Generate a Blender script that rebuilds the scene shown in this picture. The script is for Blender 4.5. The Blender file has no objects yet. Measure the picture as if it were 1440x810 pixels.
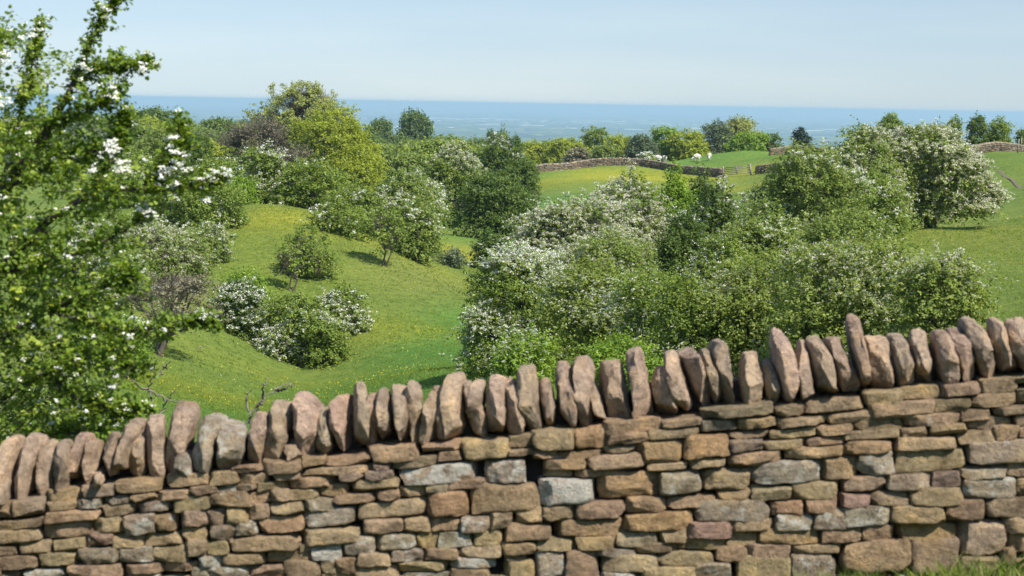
import bpy, math, random
import numpy as np
from mathutils import Matrix, Vector
C = bpy.context.scene.collection
scene = bpy.context.scene
rad = math.radians

# ------------------------------------------------------------------ camera
F = 2804.0
EYE = 145.5
PITCH = math.atan((405 - EYE) / F); ROLL = rad(1.02)
CM = Matrix.Rotation(math.pi / 2 - PITCH, 4, 'X') @ Matrix.Rotation(ROLL, 4, 'Z')
cam_d = bpy.data.cameras.new('camera'); cam = bpy.data.objects.new('camera', cam_d)
C.objects.link(cam); cam.matrix_world = CM
cam_d.sensor_width = 36; cam_d.lens = 36 * F / 1440
cam_d.clip_start = 0.1; cam_d.clip_end = 200000
cam_d.dof.use_dof = True; cam_d.dof.focus_distance = 85; cam_d.dof.aperture_fstop = 6.3
scene.camera = cam
R3 = np.array(CM.to_3x3())
def at(px, py, d):
    v = R3 @ np.array([(px - 720) / F, -(py - 405) / F, -1.0])
    return v * (d / v[1])
def eyey(px): return EYE + (px - 720) * math.tan(ROLL)

# ------------------------------------------------------------------ helpers
def tag(o, label=None, cat=None, group=None, kind=None):
    if label: o['label'] = label
    if cat: o['category'] = cat
    if group: o['group'] = group
    if kind: o['kind'] = kind
    return o
def empty(name, loc, label, cat, group=None):
    o = bpy.data.objects.new(name, None); C.objects.link(o); o.location = loc
    return tag(o, label, cat, group)
def mk(name, V, Fs, mat, parent=None, fattr=None, smooth=False, cattr=None):
    """V (n,3); Fs list of (m,k) int arrays"""
    me = bpy.data.meshes.new(name)
    V = np.asarray(V, dtype=np.float32)
    if not isinstance(Fs, list): Fs = [Fs]
    Fs = [np.asarray(f, dtype=np.int32) for f in Fs if len(f)]
    me.vertices.add(len(V)); me.vertices.foreach_set('co', V.ravel())
    idx = np.concatenate([f.ravel() for f in Fs]); tot = np.concatenate([np.full(len(f), f.shape[1], np.int32) for f in Fs])
    st = np.concatenate([[0], np.cumsum(tot)[:-1]]).astype(np.int32)
    me.loops.add(len(idx)); me.loops.foreach_set('vertex_index', idx)
    me.polygons.add(len(tot)); me.polygons.foreach_set('loop_start', st)
    try: me.polygons.foreach_set('loop_total', tot)
    except Exception: pass
    me.update(calc_edges=True)
    if fattr:
        for k, a in fattr.items():
            at_ = me.attributes.new(k, 'FLOAT', 'FACE'); at_.data.foreach_set('value', np.asarray(a, np.float32))
    if cattr:
        for k, a in cattr.items():
            at_ = me.attributes.new(k, 'FLOAT_COLOR', 'POINT'); at_.data.foreach_set('color', np.asarray(a, np.float32).ravel())
    if smooth: me.polygons.foreach_set('use_smooth', np.ones(len(tot), bool))
    me.materials.append(mat)
    o = bpy.data.objects.new(name, me); C.objects.link(o)
    if parent: o.parent = parent
    return o
def norm(a): return a / (np.linalg.norm(a, axis=-1, keepdims=True) + 1e-9)

class Tubes:
    def __init__(s, sides=6): s.V = []; s.F = []; s.n = 0; s.k = sides
    def add(s, pts, radii):
        pts = np.asarray(pts, float); k = s.k; m = len(pts)
        tan = norm(np.gradient(pts, axis=0))
        ref = np.array([0.31, 0.72, 0.62]); a = norm(np.cross(tan, ref)); b = np.cross(tan, a)
        th = np.arange(k) / k * 2 * np.pi
        ring = pts[:, None] + np.asarray(radii)[:, None, None] * (np.cos(th)[None, :, None] * a[:, None] + np.sin(th)[None, :, None] * b[:, None])
        s.V.append(ring.reshape(-1, 3))
        i = np.arange(m - 1)[:, None] * k; j = np.arange(k)[None]; j2 = (j + 1) % k
        s.F.append((np.stack([i + j, i + j2, i + k + j2, i + k + j], -1).reshape(-1, 4)) + s.n)
        s.n += m * k
    def build(s, name, mat, parent): return mk(name, np.concatenate(s.V), np.concatenate(s.F), mat, parent, smooth=True)
def bez(a, b, c, n):
    t = np.linspace(0, 1, n)[:, None]
    return (1 - t) ** 2 * a + 2 * t * (1 - t) * b + t * t * c

# ------------------------------------------------------------------ materials
def nmat(name):
    m = bpy.data.materials.new(name); m.use_nodes = True
    nt = m.node_tree; nt.nodes.clear()
    return m, nt, nt.nodes, nt.links
def N(ns, t, **kw):
    n = ns.new(t)
    for k, v in kw.items():
        if k in n.inputs: n.inputs[k].default_value = v
        else: setattr(n, k, v)
    return n
def ramp(ns, stops, interp='LINEAR'):
    r = ns.new('ShaderNodeValToRGB'); r.color_ramp.interpolation = interp
    e = r.color_ramp.elements
    while len(e) > 1: e.remove(e[-1])
    e[0].position, e[0].color = stops[0][0], (*stops[0][1], 1)
    for p, c in stops[1:]:
        x = e.new(p); x.color = (*c, 1)
    return r
def leafmat(name, dark, mid, light, trans=0.42, spec=0.25, rough=0.55):
    m, nt, ns, L = nmat(name)
    a = N(ns, 'ShaderNodeAttribute', attribute_name='tint')
    k_ = 1.0 if light[0] > 0.5 else 1.72
    r = ramp(ns, [(0.0, tuple(c * k_ for c in dark)), (0.5, tuple(c * k_ for c in mid)), (1.0, tuple(c * k_ for c in light))])
    L.new(a.outputs['Fac'], r.inputs[0])
    p = N(ns, 'ShaderNodeBsdfPrincipled'); p.inputs['Roughness'].default_value = rough
    p.inputs['Specular IOR Level'].default_value = spec
    L.new(r.outputs[0], p.inputs['Base Color'])
    t = N(ns, 'ShaderNodeBsdfTranslucent')
    hs = N(ns, 'ShaderNodeHueSaturation'); hs.inputs['Hue'].default_value = 0.485; hs.inputs['Saturation'].default_value = 1.1; hs.inputs['Value'].default_value = 1.35
    L.new(r.outputs[0], hs.inputs['Color']); L.new(hs.outputs[0], t.inputs['Color'])
    mx = N(ns, 'ShaderNodeMixShader'); mx.inputs[0].default_value = trans
    L.new(p.outputs[0], mx.inputs[1]); L.new(t.outputs[0], mx.inputs[2])
    o = N(ns, 'ShaderNodeOutputMaterial'); L.new(mx.outputs[0], o.inputs['Surface'])
    return m
M = {}
M['haw'] = leafmat('hawthorn_leaf', (0.055, 0.085, 0.014), (0.110, 0.150, 0.026), (0.19, 0.225, 0.045))
M['olive'] = leafmat('olive_leaf', (0.070, 0.098, 0.020), (0.120, 0.158, 0.034), (0.19, 0.225, 0.055))
M['fresh'] = leafmat('fresh_leaf', (0.068, 0.098, 0.018), (0.125, 0.158, 0.032), (0.20, 0.23, 0.055))
M['bright'] = leafmat('bright_leaf', (0.06, 0.11, 0.012), (0.12, 0.18, 0.022), (0.20, 0.27, 0.04))
M['dark'] = leafmat('dark_leaf', (0.034, 0.058, 0.012), (0.066, 0.100, 0.020), (0.12, 0.155, 0.03))
M['yellow'] = leafmat('yellow_green_leaf', (0.09, 0.12, 0.014), (0.17, 0.20, 0.022), (0.26, 0.29, 0.04))
M['sparse'] = leafmat('pale_leaf', (0.11, 0.13, 0.035), (0.18, 0.20, 0.055), (0.28, 0.29, 0.09))
M['brown'] = leafmat('brown_bud', (0.07, 0.065, 0.035), (0.11, 0.10, 0.055), (0.16, 0.15, 0.08), 0.15)
M['grey'] = leafmat('grey_green_leaf', (0.05, 0.07, 0.035), (0.08, 0.105, 0.05), (0.12, 0.15, 0.07))
M['conifer'] = leafmat('conifer_needle', (0.008, 0.016, 0.010), (0.016, 0.03, 0.018), (0.03, 0.05, 0.03), 0.1)
M['near'] = leafmat('near_hawthorn_leaf', (0.030, 0.060, 0.007), (0.090, 0.140, 0.014), (0.23, 0.27, 0.035), 0.42, 0.3, 0.5)
M['petal'] = leafmat('petal', (0.55, 0.52, 0.38), (0.74, 0.73, 0.62), (0.85, 0.84, 0.78), 0.3)
M['cream'] = leafmat('cream_petal', (0.40, 0.37, 0.25), (0.58, 0.56, 0.42), (0.75, 0.74, 0.62), 0.3)
M['yflower'] = leafmat('buttercup', (0.62, 0.46, 0.01), (0.72, 0.56, 0.015), (0.8, 0.65, 0.03), 0.2)
M['blade'] = leafmat('grass_blade', (0.10, 0.145, 0.024), (0.125, 0.17, 0.030), (0.17, 0.20, 0.045), 0.6)
M['blade_near'] = leafmat('verge_grass_blade', (0.035, 0.065, 0.008), (0.085, 0.13, 0.016), (0.30, 0.28, 0.12), 0.35)
def bark(name, c1, c2):
    m, nt, ns, L = nmat(name)
    g = N(ns, 'ShaderNodeNewGeometry'); n = N(ns, 'ShaderNodeTexNoise'); n.inputs['Scale'].default_value = 14; n.inputs['Detail'].default_value = 5
    L.new(g.outputs['Position'], n.inputs['Vector'])
    r = ramp(ns, [(0.3, c1), (0.7, c2)]); L.new(n.outputs[0], r.inputs[0])
    p = N(ns, 'ShaderNodeBsdfPrincipled'); p.inputs['Roughness'].default_value = 0.9; p.inputs['Specular IOR Level'].default_value = 0.15
    L.new(r.outputs[0], p.inputs['Base Color'])
    b = N(ns, 'ShaderNodeBump'); b.inputs['Strength'].default_value = 0.6; b.inputs['Distance'].default_value = 0.02
    L.new(n.outputs[0], b.inputs['Height']); L.new(b.outputs[0], p.inputs['Normal'])
    o = N(ns, 'ShaderNodeOutputMaterial'); L.new(p.outputs[0], o.inputs['Surface'])
    return m
M['bark'] = bark('bark', (0.045, 0.036, 0.028), (0.12, 0.10, 0.08))
M['twig'] = bark('grey_twig', (0.11, 0.09, 0.07), (0.22, 0.19, 0.155))
M['wood'] = bark('weathered_wood', (0.16, 0.14, 0.11), (0.30, 0.27, 0.22))

def stonemat(name, far=False):
    m, nt, ns, L = nmat(name)
    g = N(ns, 'ShaderNodeNewGeometry')
    col = N(ns, 'ShaderNodeAttribute', attribute_name='tone')
    sc = 0.2 if far else 1.0
    def noise(s, d=6, r=0.6):
        n = N(ns, 'ShaderNodeTexNoise'); n.inputs['Scale'].default_value = s * sc; n.inputs['Detail'].default_value = d; n.inputs['Roughness'].default_value = r
        L.new(g.outputs['Position'], n.inputs['Vector']); return n
    n1 = noise(9); n2 = noise(38, 8, 0.7); n3 = noise(16, 7, 0.65); n4 = noise(140, 4, 0.7)
    # mottling
    r1 = ramp(ns, [(0.30, (0.48, 0.45, 0.42)), (0.47, (0.95, 0.95, 0.95)), (0.56, (1.08, 1.06, 1.02)), (0.70, (1.45, 1.36, 1.15))]); L.new(n1.outputs[0], r1.inputs[0])
    mul = N(ns, 'ShaderNodeMix', data_type='RGBA', blend_type='MULTIPLY'); mul.inputs[0].default_value = 1
    L.new(col.outputs['Color'], mul.inputs[6]); L.new(r1.outputs[0], mul.inputs[7])
    r2 = ramp(ns, [(0.30, (0.36, 0.33, 0.30)), (0.45, (0.92, 0.91, 0.9)), (0.55, (1.05, 1.05, 1.05)), (0.68, (1.4, 1.38, 1.3))]); L.new(n2.outputs[0], r2.inputs[0])
    mul2 = N(ns, 'ShaderNodeMix', data_type='RGBA', blend_type='MULTIPLY'); mul2.inputs[0].default_value = 0.85
    L.new(mul.outputs[2], mul2.inputs[6]); L.new(r2.outputs[0], mul2.inputs[7])
    # orange iron staining
    r5 = ramp(ns, [(0.56, (0, 0, 0)), (0.68, (1, 1, 1))]); n5 = noise(5.3, 5, 0.6); L.new(n5.outputs[0], r5.inputs[0])
    mo = N(ns, 'ShaderNodeMix', data_type='RGBA'); ms = N(ns, 'ShaderNodeMath', operation='MULTIPLY'); ms.inputs[1].default_value = 0.4
    L.new(r5.outputs[0], ms.inputs[0]); L.new(ms.outputs[0], mo.inputs[0]); L.new(mul2.outputs[2], mo.inputs[6]); mo.inputs[7].default_value = (0.36, 0.235, 0.10, 1)
    # lichen: alpha of tone attribute = lichen amount
    la = N(ns, 'ShaderNodeMath', operation='MULTIPLY_ADD'); la.inputs[1].default_value = 0.34
    L.new(col.outputs['Alpha'], la.inputs[0]); L.new(n3.outputs[0], la.inputs[2])
    r3 = ramp(ns, [(0.72, (0, 0, 0)), (0.82, (1, 1, 1))]); L.new(la.outputs[0], r3.inputs[0])
    ml = N(ns, 'ShaderNodeMix', data_type='RGBA'); L.new(r3.outputs[0], ml.inputs[0]); L.new(mo.outputs[2], ml.inputs[6]); ml.inputs[7].default_value = (0.56, 0.52, 0.43, 1)
    p = N(ns, 'ShaderNodeBsdfPrincipled'); p.inputs['Roughness'].default_value = 0.92; p.inputs['Specular IOR Level'].default_value = 0.12
    L.new(ml.outputs[2], p.inputs['Base Color'])
    add = N(ns, 'ShaderNodeMath', operation='MULTIPLY_ADD'); add.inputs[1].default_value = 0.45
    L.new(n4.outputs[0], add.inputs[0]); L.new(n2.outputs[0], add.inputs[2])
    b = N(ns, 'ShaderNodeBump'); b.inputs['Strength'].default_value = 1.0; b.inputs['Distance'].default_value = 0.042
    L.new(add.outputs[0], b.inputs['Height']); L.new(b.outputs[0], p.inputs['Normal'])
    o = N(ns, 'ShaderNodeOutputMaterial'); L.new(p.outputs[0], o.inputs['Surface'])
    return m
M['stone'] = stonemat('cotswold_stone'); M['stone_far'] = stonemat('far_cotswold_stone', True)

def groundmat():
    m, nt, ns, L = nmat('meadow')
    g = N(ns, 'ShaderNodeNewGeometry'); col = N(ns, 'ShaderNodeAttribute', attribute_name='ground')
    def noise(s, d=5, r=0.6):
        n = N(ns, 'ShaderNodeTexNoise'); n.inputs['Scale'].default_value = s; n.inputs['Detail'].default_value = d; n.inputs['Roughness'].default_value = r
        L.new(g.outputs['Position'], n.inputs['Vector']); return n
    n1 = noise(0.09, 6); n2 = noise(1.6, 8, 0.75)
    r1 = ramp(ns, [(0.3, (0.78, 0.84, 0.8)), (0.5, (1, 1, 1)), (0.7, (1.25, 1.12, 1.0))]); L.new(n1.outputs[0], r1.inputs[0])
    r2 = ramp(ns, [(0.3, (0.62, 0.68, 0.6)), (0.5, (1, 1, 1)), (0.72, (1.35, 1.28, 1.1))]); L.new(n2.outputs[0], r2.inputs[0])
    a = N(ns, 'ShaderNodeMix', data_type='RGBA', blend_type='MULTIPLY'); a.inputs[0].default_value = 1; L.new(col.outputs['Color'], a.inputs[6]); L.new(r1.outputs[0], a.inputs[7])
    b = N(ns, 'ShaderNodeMix', data_type='RGBA', blend_type='MULTIPLY'); b.inputs[0].default_value = 1; L.new(a.outputs[2], b.inputs[6]); L.new(r2.outputs[0], b.inputs[7])
    # far plain: patchwork of fields, chosen by distance from the hill (attribute alpha)
    v = N(ns, 'ShaderNodeTexVoronoi'); v.inputs['Scale'].default_value = 1 / 620.0; v.distance = 'CHEBYCHEV'
    L.new(g.outputs['Position'], v.inputs['Vector'])
    rf = ramp(ns, [(0.0, (0.03, 0.06, 0.02)), (0.18, (0.07, 0.13, 0.03)), (0.36, (0.10, 0.17, 0.04)), (0.52, (0.045, 0.09, 0.025)), (0.62, (0.30, 0.30, 0.15)), (0.72, (0.08, 0.14, 0.03)), (0.84, (0.66, 0.64, 0.46)), (0.96, (0.6, 0.55, 0.25))], 'CONSTANT')
    sx = N(ns, 'ShaderNodeSeparateColor'); L.new(v.outputs['Color'], sx.inputs[0]); L.new(sx.outputs[0], rf.inputs[0])
    v2 = N(ns, 'ShaderNodeTexNoise'); v2.inputs['Scale'].default_value = 1 / 900.0; v2.inputs['Detail'].default_value = 9; v2.inputs['Roughness'].default_value = 0.7; L.new(g.outputs['Position'], v2.inputs['Vector'])
    r4 = ramp(ns, [(0.46, (0.35, 0.4, 0.35)), (0.56, (1, 1, 1))]); L.new(v2.outputs[0], r4.inputs[0])
    c = N(ns, 'ShaderNodeMix', data_type='RGBA', blend_type='MULTIPLY'); c.inputs[0].default_value = 1; L.new(rf.outputs[0], c.inputs[6]); L.new(r4.outputs[0], c.inputs[7])
    d = N(ns, 'ShaderNodeMix', data_type='RGBA'); L.new(col.outputs['Alpha'], d.inputs[0]); L.new(b.outputs[2], d.inputs[6]); L.new(c.outputs[2], d.inputs[7])
    p = N(ns, 'ShaderNodeBsdfPrincipled'); p.inputs['Roughness'].default_value = 0.95; p.inputs['Specular IOR Level'].default_value = 0.05
    L.new(d.outputs[2], p.inputs['Base Color'])
    n3 = noise(2.2, 9, 0.72); bp = N(ns, 'ShaderNodeBump'); bp.inputs['Strength'].default_value = 0.8; bp.inputs['Distance'].default_value = 0.35
    L.new(n3.outputs[0], bp.inputs['Height']); L.new(bp.outputs[0], p.inputs['Normal'])
    o = N(ns, 'ShaderNodeOutputMaterial'); L.new(p.outputs[0], o.inputs['Surface'])
    return m
M['ground'] = groundmat()
def plain(name, c, rough=0.8):
    m, nt, ns, L = nmat(name)
    g = N(ns, 'ShaderNodeNewGeometry'); n = N(ns, 'ShaderNodeTexNoise'); n.inputs['Scale'].default_value = 8; n.inputs['Detail'].default_value = 4
    L.new(g.outputs['Position'], n.inputs['Vector'])
    r = ramp(ns, [(0.3, tuple(x * 0.8 for x in c)), (0.7, tuple(min(1, x * 1.15) for x in c))]); L.new(n.outputs[0], r.inputs[0])
    p = N(ns, 'ShaderNodeBsdfPrincipled'); p.inputs['Roughness'].default_value = rough; L.new(r.outputs[0], p.inputs['Base Color'])
    o = N(ns, 'ShaderNodeOutputMaterial'); L.new(p.outputs[0], o.inputs['Surface'])
    return m
M['fleece'] = plain('fleece', (0.50, 0.46, 0.37), 1); M['sheepskin'] = plain('dark_sheep_face', (0.05, 0.045, 0.04))
M['soil'] = plain('bare_soil', (0.13, 0.10, 0.06), 1); M['render'] = plain('pale_building', (0.55, 0.52, 0.46)); M['core'] = plain('rubble_core_and_light_block', (0.055, 0.042, 0.03), 1)

# ------------------------------------------------------------------ terrain
P = []
def cp(px, py, d): P.append(at(px, py, d))
def cz(px, d, z):
    v = at(px, 300, d); P.append(np.array([v[0], d, z]))
for px in (-200, 720, 1640): cz(px, 1.0, -1.72)
for px, z in ((-300, -2.95), (0, -2.78), (500, -2.52), (1000, -2.32), (1440, -2.17), (1800, -2.05)): cz(px, 8.9, z); cz(px, 10.2, z - 0.12)
for px, z in ((-300, -5.0), (0, -4.7), (500, -4.4), (1000, -3.7), (1440, -3.1), (1800, -3.0)): cz(px, 20, z)
for px, z in ((-300, -8.0), (0, -7.6), (500, -7.3), (1000, -6.0), (1440, -4.9), (1800, -4.6)): cz(px, 35, z)
for t in ((300, 570, 66), (560, 530, 72), (700, 540, 60), (430, 510, 93), (820, 512, 62), (1425, 430, 72), (1430, 330, 110), (1290, 322, 116), (1400, 288, 145),
          (1435, 213, 225), (1380, 214, 222), (250, 512, 80), (600, 470, 95), (650, 405, 118), (665, 362, 137), (540, 373, 114), (450, 365, 110), (405, 303, 125),
          (330, 345, 112), (650, 330, 165), (800, 300, 192), (780, 258, 238), (760, 243, 262), (850, 237, 268), (940, 243, 262), (1040, 264, 232), (1035, 253, 247), (985, 228.5, 290),
          (1060, 214, 322), (1000, 217, 318), (880, 226, 300), (1090, 262, 215), (1180, 345, 105), (520, 440, 100), (600, 400, 112), (1130, 215, 285)): cp(*t)
for t in ((1250, 45, -6.2), (1440, 45, -5.7), (1000, 75, -9.6), (1000, 110, -10.4), (1100, 150, -10.5), (1250, 150, -8.0), (1250, 200, -7.0), (350, 230, -12.5), (150, 230, -9.5), (600, 230, -14), (520, 190, -11.5), (-100, 60, -8.5), (50, 80, -9.0), (-100, 120, -8.5), (150, 150, -8.5),
          (750, 345, -14), (900, 355, -14), (1060, 365, -13), (1250, 300, -8.5), (1440, 300, -8), (1600, 300, -8), (1600, 110, -5), (1700, 60, -4.5), (0, 400, -12), (200, 420, -14.5), (500, 400, -18), (750, 430, -19), (1000, 430, -18), (1300, 430, -14), (1500, 430, -13),
          (0, 700, -15), (200, 700, -17), (560, 700, -21), (800, 700, -27), (1100, 700, -28), (1450, 700, -27), (100, 1100, -24), (600, 1100, -32), (1000, 1100, -42), (1450, 1100, -42), (-400, 120, -7), (-400, 400, -10)): cz(*t)
P = np.array(P)
def uw(x, y):
    yy = np.clip(y, 0.5, 1150.0)
    return np.clip(x / (yy + 5), -0.45, 0.45) * 4.2, np.log(yy + 5) * 0.9
pu, pw = uw(P[:, 0], P[:, 1])
def U(r2): return 0.5 * r2 * np.log(r2 + 1e-12)
K = U((pu[:, None] - pu) ** 2 + (pw[:, None] - pw) ** 2) + np.eye(len(P)) * 0.004
Q = np.stack([np.ones(len(P)), pu, pw], 1)
A = np.block([[K, Q], [Q.T, np.zeros((3, 3))]])
W = np.linalg.solve(A, np.concatenate([P[:, 2], np.zeros(3)]))
def H(x, y):
    x = np.atleast_1d(np.asarray(x, float)); y = np.atleast_1d(np.asarray(y, float))
    out = np.empty(x.shape)
    for s in range(0, len(x), 20000):
        u, w = uw(x[s:s + 20000], y[s:s + 20000])
        out[s:s + 20000] = U((u[:, None] - pu) ** 2 + (w[:, None] - pw) ** 2) @ W[:-3] + W[-3] + W[-2] * u + W[-1] * w
    r = np.hypot(x, y)
    t = np.clip((r - 1000) / 2600, 0, 1); t = t * t * (3 - 2 * t)
    und = np.clip((r - 30) / 60, 0, 1) * (0.22 * np.sin(x * 0.21 + 1.3) * np.sin(y * 0.13) + 0.12 * np.sin(x * 0.47 + y * 0.31))
    return (out + und) * (1 - t) - 200 * t
def hz(x, y): return float(H([x], [y])[0])
def axis(lo, hi, lin, n):   # sinh spacing
    a = math.asinh(lo / lin); b = math.asinh(hi / lin)
    return np.sinh(np.linspace(a, b, n)) * lin
xs = axis(-48000, 48000, 25, 420); ys = axis(-3000, 48000, 30, 520)
X, Y = np.meshgrid(xs, ys); x = X.ravel(); y = Y.ravel(); z = H(x, y)
def ppx(x, y, z):   # image position used only to look up where real ground patches lie
    q = np.stack([x, y, z], -1) @ R3
    return 720 + F * q[:, 0] / -q[:, 2], 405 - F * q[:, 1] / -q[:, 2]
def blob(x, y, cx, cy, rx, ry, ang=0):
    c, s = math.cos(ang), math.sin(ang); dx = x - cx; dy = y - cy
    return np.exp(-(((dx * c + dy * s) / rx) ** 2 + ((-dx * s + dy * c) / ry) ** 2))
base = np.array([0.135, 0.188, 0.040])
col = np.tile(base, (len(x), 1))
def mixin(m, c, k=1.0):
    global col
    m = np.clip(m * k, 0, 1)[:, None]; col = col * (1 - m) + np.array(c) * m
def pat(px, py, d, rx, ry, c, k=1.0, ang=0):
    v = at(px, py, d); mixin(blob(x, y, v[0], v[1], rx, ry, ang), c, k)
LUSH = (0.090, 0.190, 0.036); BUT = (0.29, 0.28, 0.03); PALE = (0.19, 0.21, 0.05)
pat(440, 340, 118, 12, 20, (0.150, 0.188, 0.032), 0.9)
pat(400, 308, 124, 5, 5, BUT, 0.6)
pat(600, 392, 114, 4, 10, PALE, 0.9)
for t in ((400, 590, 62, 4, 4), (450, 572, 66, 4.5, 5), (500, 555, 68, 5, 5), (560, 530, 72, 6, 6), (610, 505, 79, 5, 7), (640, 480, 87, 3.5, 7), (655, 450, 98, 2.5, 8), (620, 545, 68, 4, 5)): pat(*t, LUSH, 1.3)
pat(300, 545, 72, 6, 5, (0.15, 0.185, 0.024), 0.9)
pat(420, 530, 84, 4, 3, BUT, 0.3); pat(560, 470, 96, 4.5, 3.5, BUT, 0.45)
pat(640, 345, 158, 7, 6, LUSH, 0.9); pat(660, 362, 140, 6, 5, BUT, 0.95); pat(630, 335, 165, 6, 6, (0.19, 0.22, 0.03), 0.5)
pat(850, 243, 258, 20, 12, BUT, 0.75); pat(800, 255, 243, 14, 9, BUT, 0.6); pat(790, 285, 205, 10, 12, LUSH, 0.9); pat(760, 250, 255, 5, 8, LUSH, 0.8); pat(940, 247, 252, 10, 8, BUT, 0.6)
pat(1050, 264, 230, 9, 7, (0.2, 0.22, 0.03), 0.8); pat(1040, 225, 300, 40, 30, (0.110, 0.200, 0.035), 0.9)
pat(1400, 345, 105, 9, 22, (0.18, 0.205, 0.04), 0.9); pat(1330, 305, 125, 7, 4, (0.19, 0.22, 0.07), 0.7); pat(1420, 235, 190, 12, 25, (0.125, 0.18, 0.032), 0.8)
mixin(np.exp(-((y - 4) / 9) ** 2) * (np.abs(x) < 60), (0.09, 0.13, 0.025), 0.9)
r = np.hypot(x, y)
mixin(np.clip((r - 300) / 60, 0, 1), (0.06, 0.10, 0.025))
alpha = np.clip((r - 1500) / 500, 0, 1)
nx, ny = len(xs), len(ys)
i = (np.arange(ny - 1)[:, None] * nx + np.arange(nx - 1)[None]).ravel()
gr = mk('ground', np.stack([x, y, z], 1), np.stack([i, i + 1, i + nx + 1, i + nx], 1), M['ground'], smooth=True, cattr={'ground': np.concatenate([col, alpha[:, None]], 1)})
tag(gr, kind='structure')

# ------------------------------------------------------------------ foliage engine
def quads(c, a, b):
    """diamond leaves with centre c, half axes a (long), b (short)"""
    n = len(c); V = np.stack([c - a, c + b * 1.0 - a * 0.1, c + a, c - b - a * 0.1], 1).reshape(-1, 3)
    return V, np.arange(n * 4).reshape(n, 4)
def randunit(rng, n): return norm(rng.normal(size=(n, 3)))
def lobes_for(rng, Wd, Dp, Ht, clear, n, flat=0.0):
    cx = []; rr = []
    for k in range(n):
        d = norm(rng.normal(size=3)) * rng.uniform(0.72, 1.05); d[2] = max(d[2], -0.75)
        s = rng.uniform(0.24, 0.44)
        hmid = (clear + Ht) / 2; hh = (Ht - clear) / 2
        c = np.array([d[0] * Wd / 2 * (1 - s), d[1] * Dp / 2 * (1 - s), hmid + d[2] * hh * (1 - s * 0.9)])
        # dome: wide low lobes, narrower high
        t = (c[2] - clear) / (Ht - clear); k2 = math.sqrt(max(0.25, 1 - (max(0, t - 0.45) / 0.75) ** 2)); c[0] *= k2; c[1] *= k2
        cx.append(c); rr.append(np.array([Wd / 2 * s * 1.1, Dp / 2 * s * 1.1, hh * s * rng.uniform(0.85, 1.15)]))
    if clear < 0.12 * Ht:      # bushes: foliage skirts the ground
        for k in range(6):
            a_ = k / 6 * 6.283 + rng.uniform(-.4, .4); rad_ = rng.uniform(0.26, 0.36)
            cx.append(np.array([math.cos(a_) * Wd * rad_, math.sin(a_) * Dp * rad_, Ht * 0.16])); rr.append(np.array([Wd * 0.17, Dp * 0.17, Ht * rng.uniform(0.17, 0.26)]))
    # central body and top
    cx.append(np.array([0, 0, clear + (Ht - clear) * 0.45])); rr.append(np.array([Wd * 0.30, Dp * 0.30, (Ht - clear) * 0.42]))
    cx.append(np.array([rng.uniform(-.12, .12) * Wd, 0, Ht - (Ht - clear) * 0.28])); rr.append(np.array([Wd * 0.29, Dp * 0.29, (Ht - clear) * 0.27]))
    return np.array(cx), np.array(rr)
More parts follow.
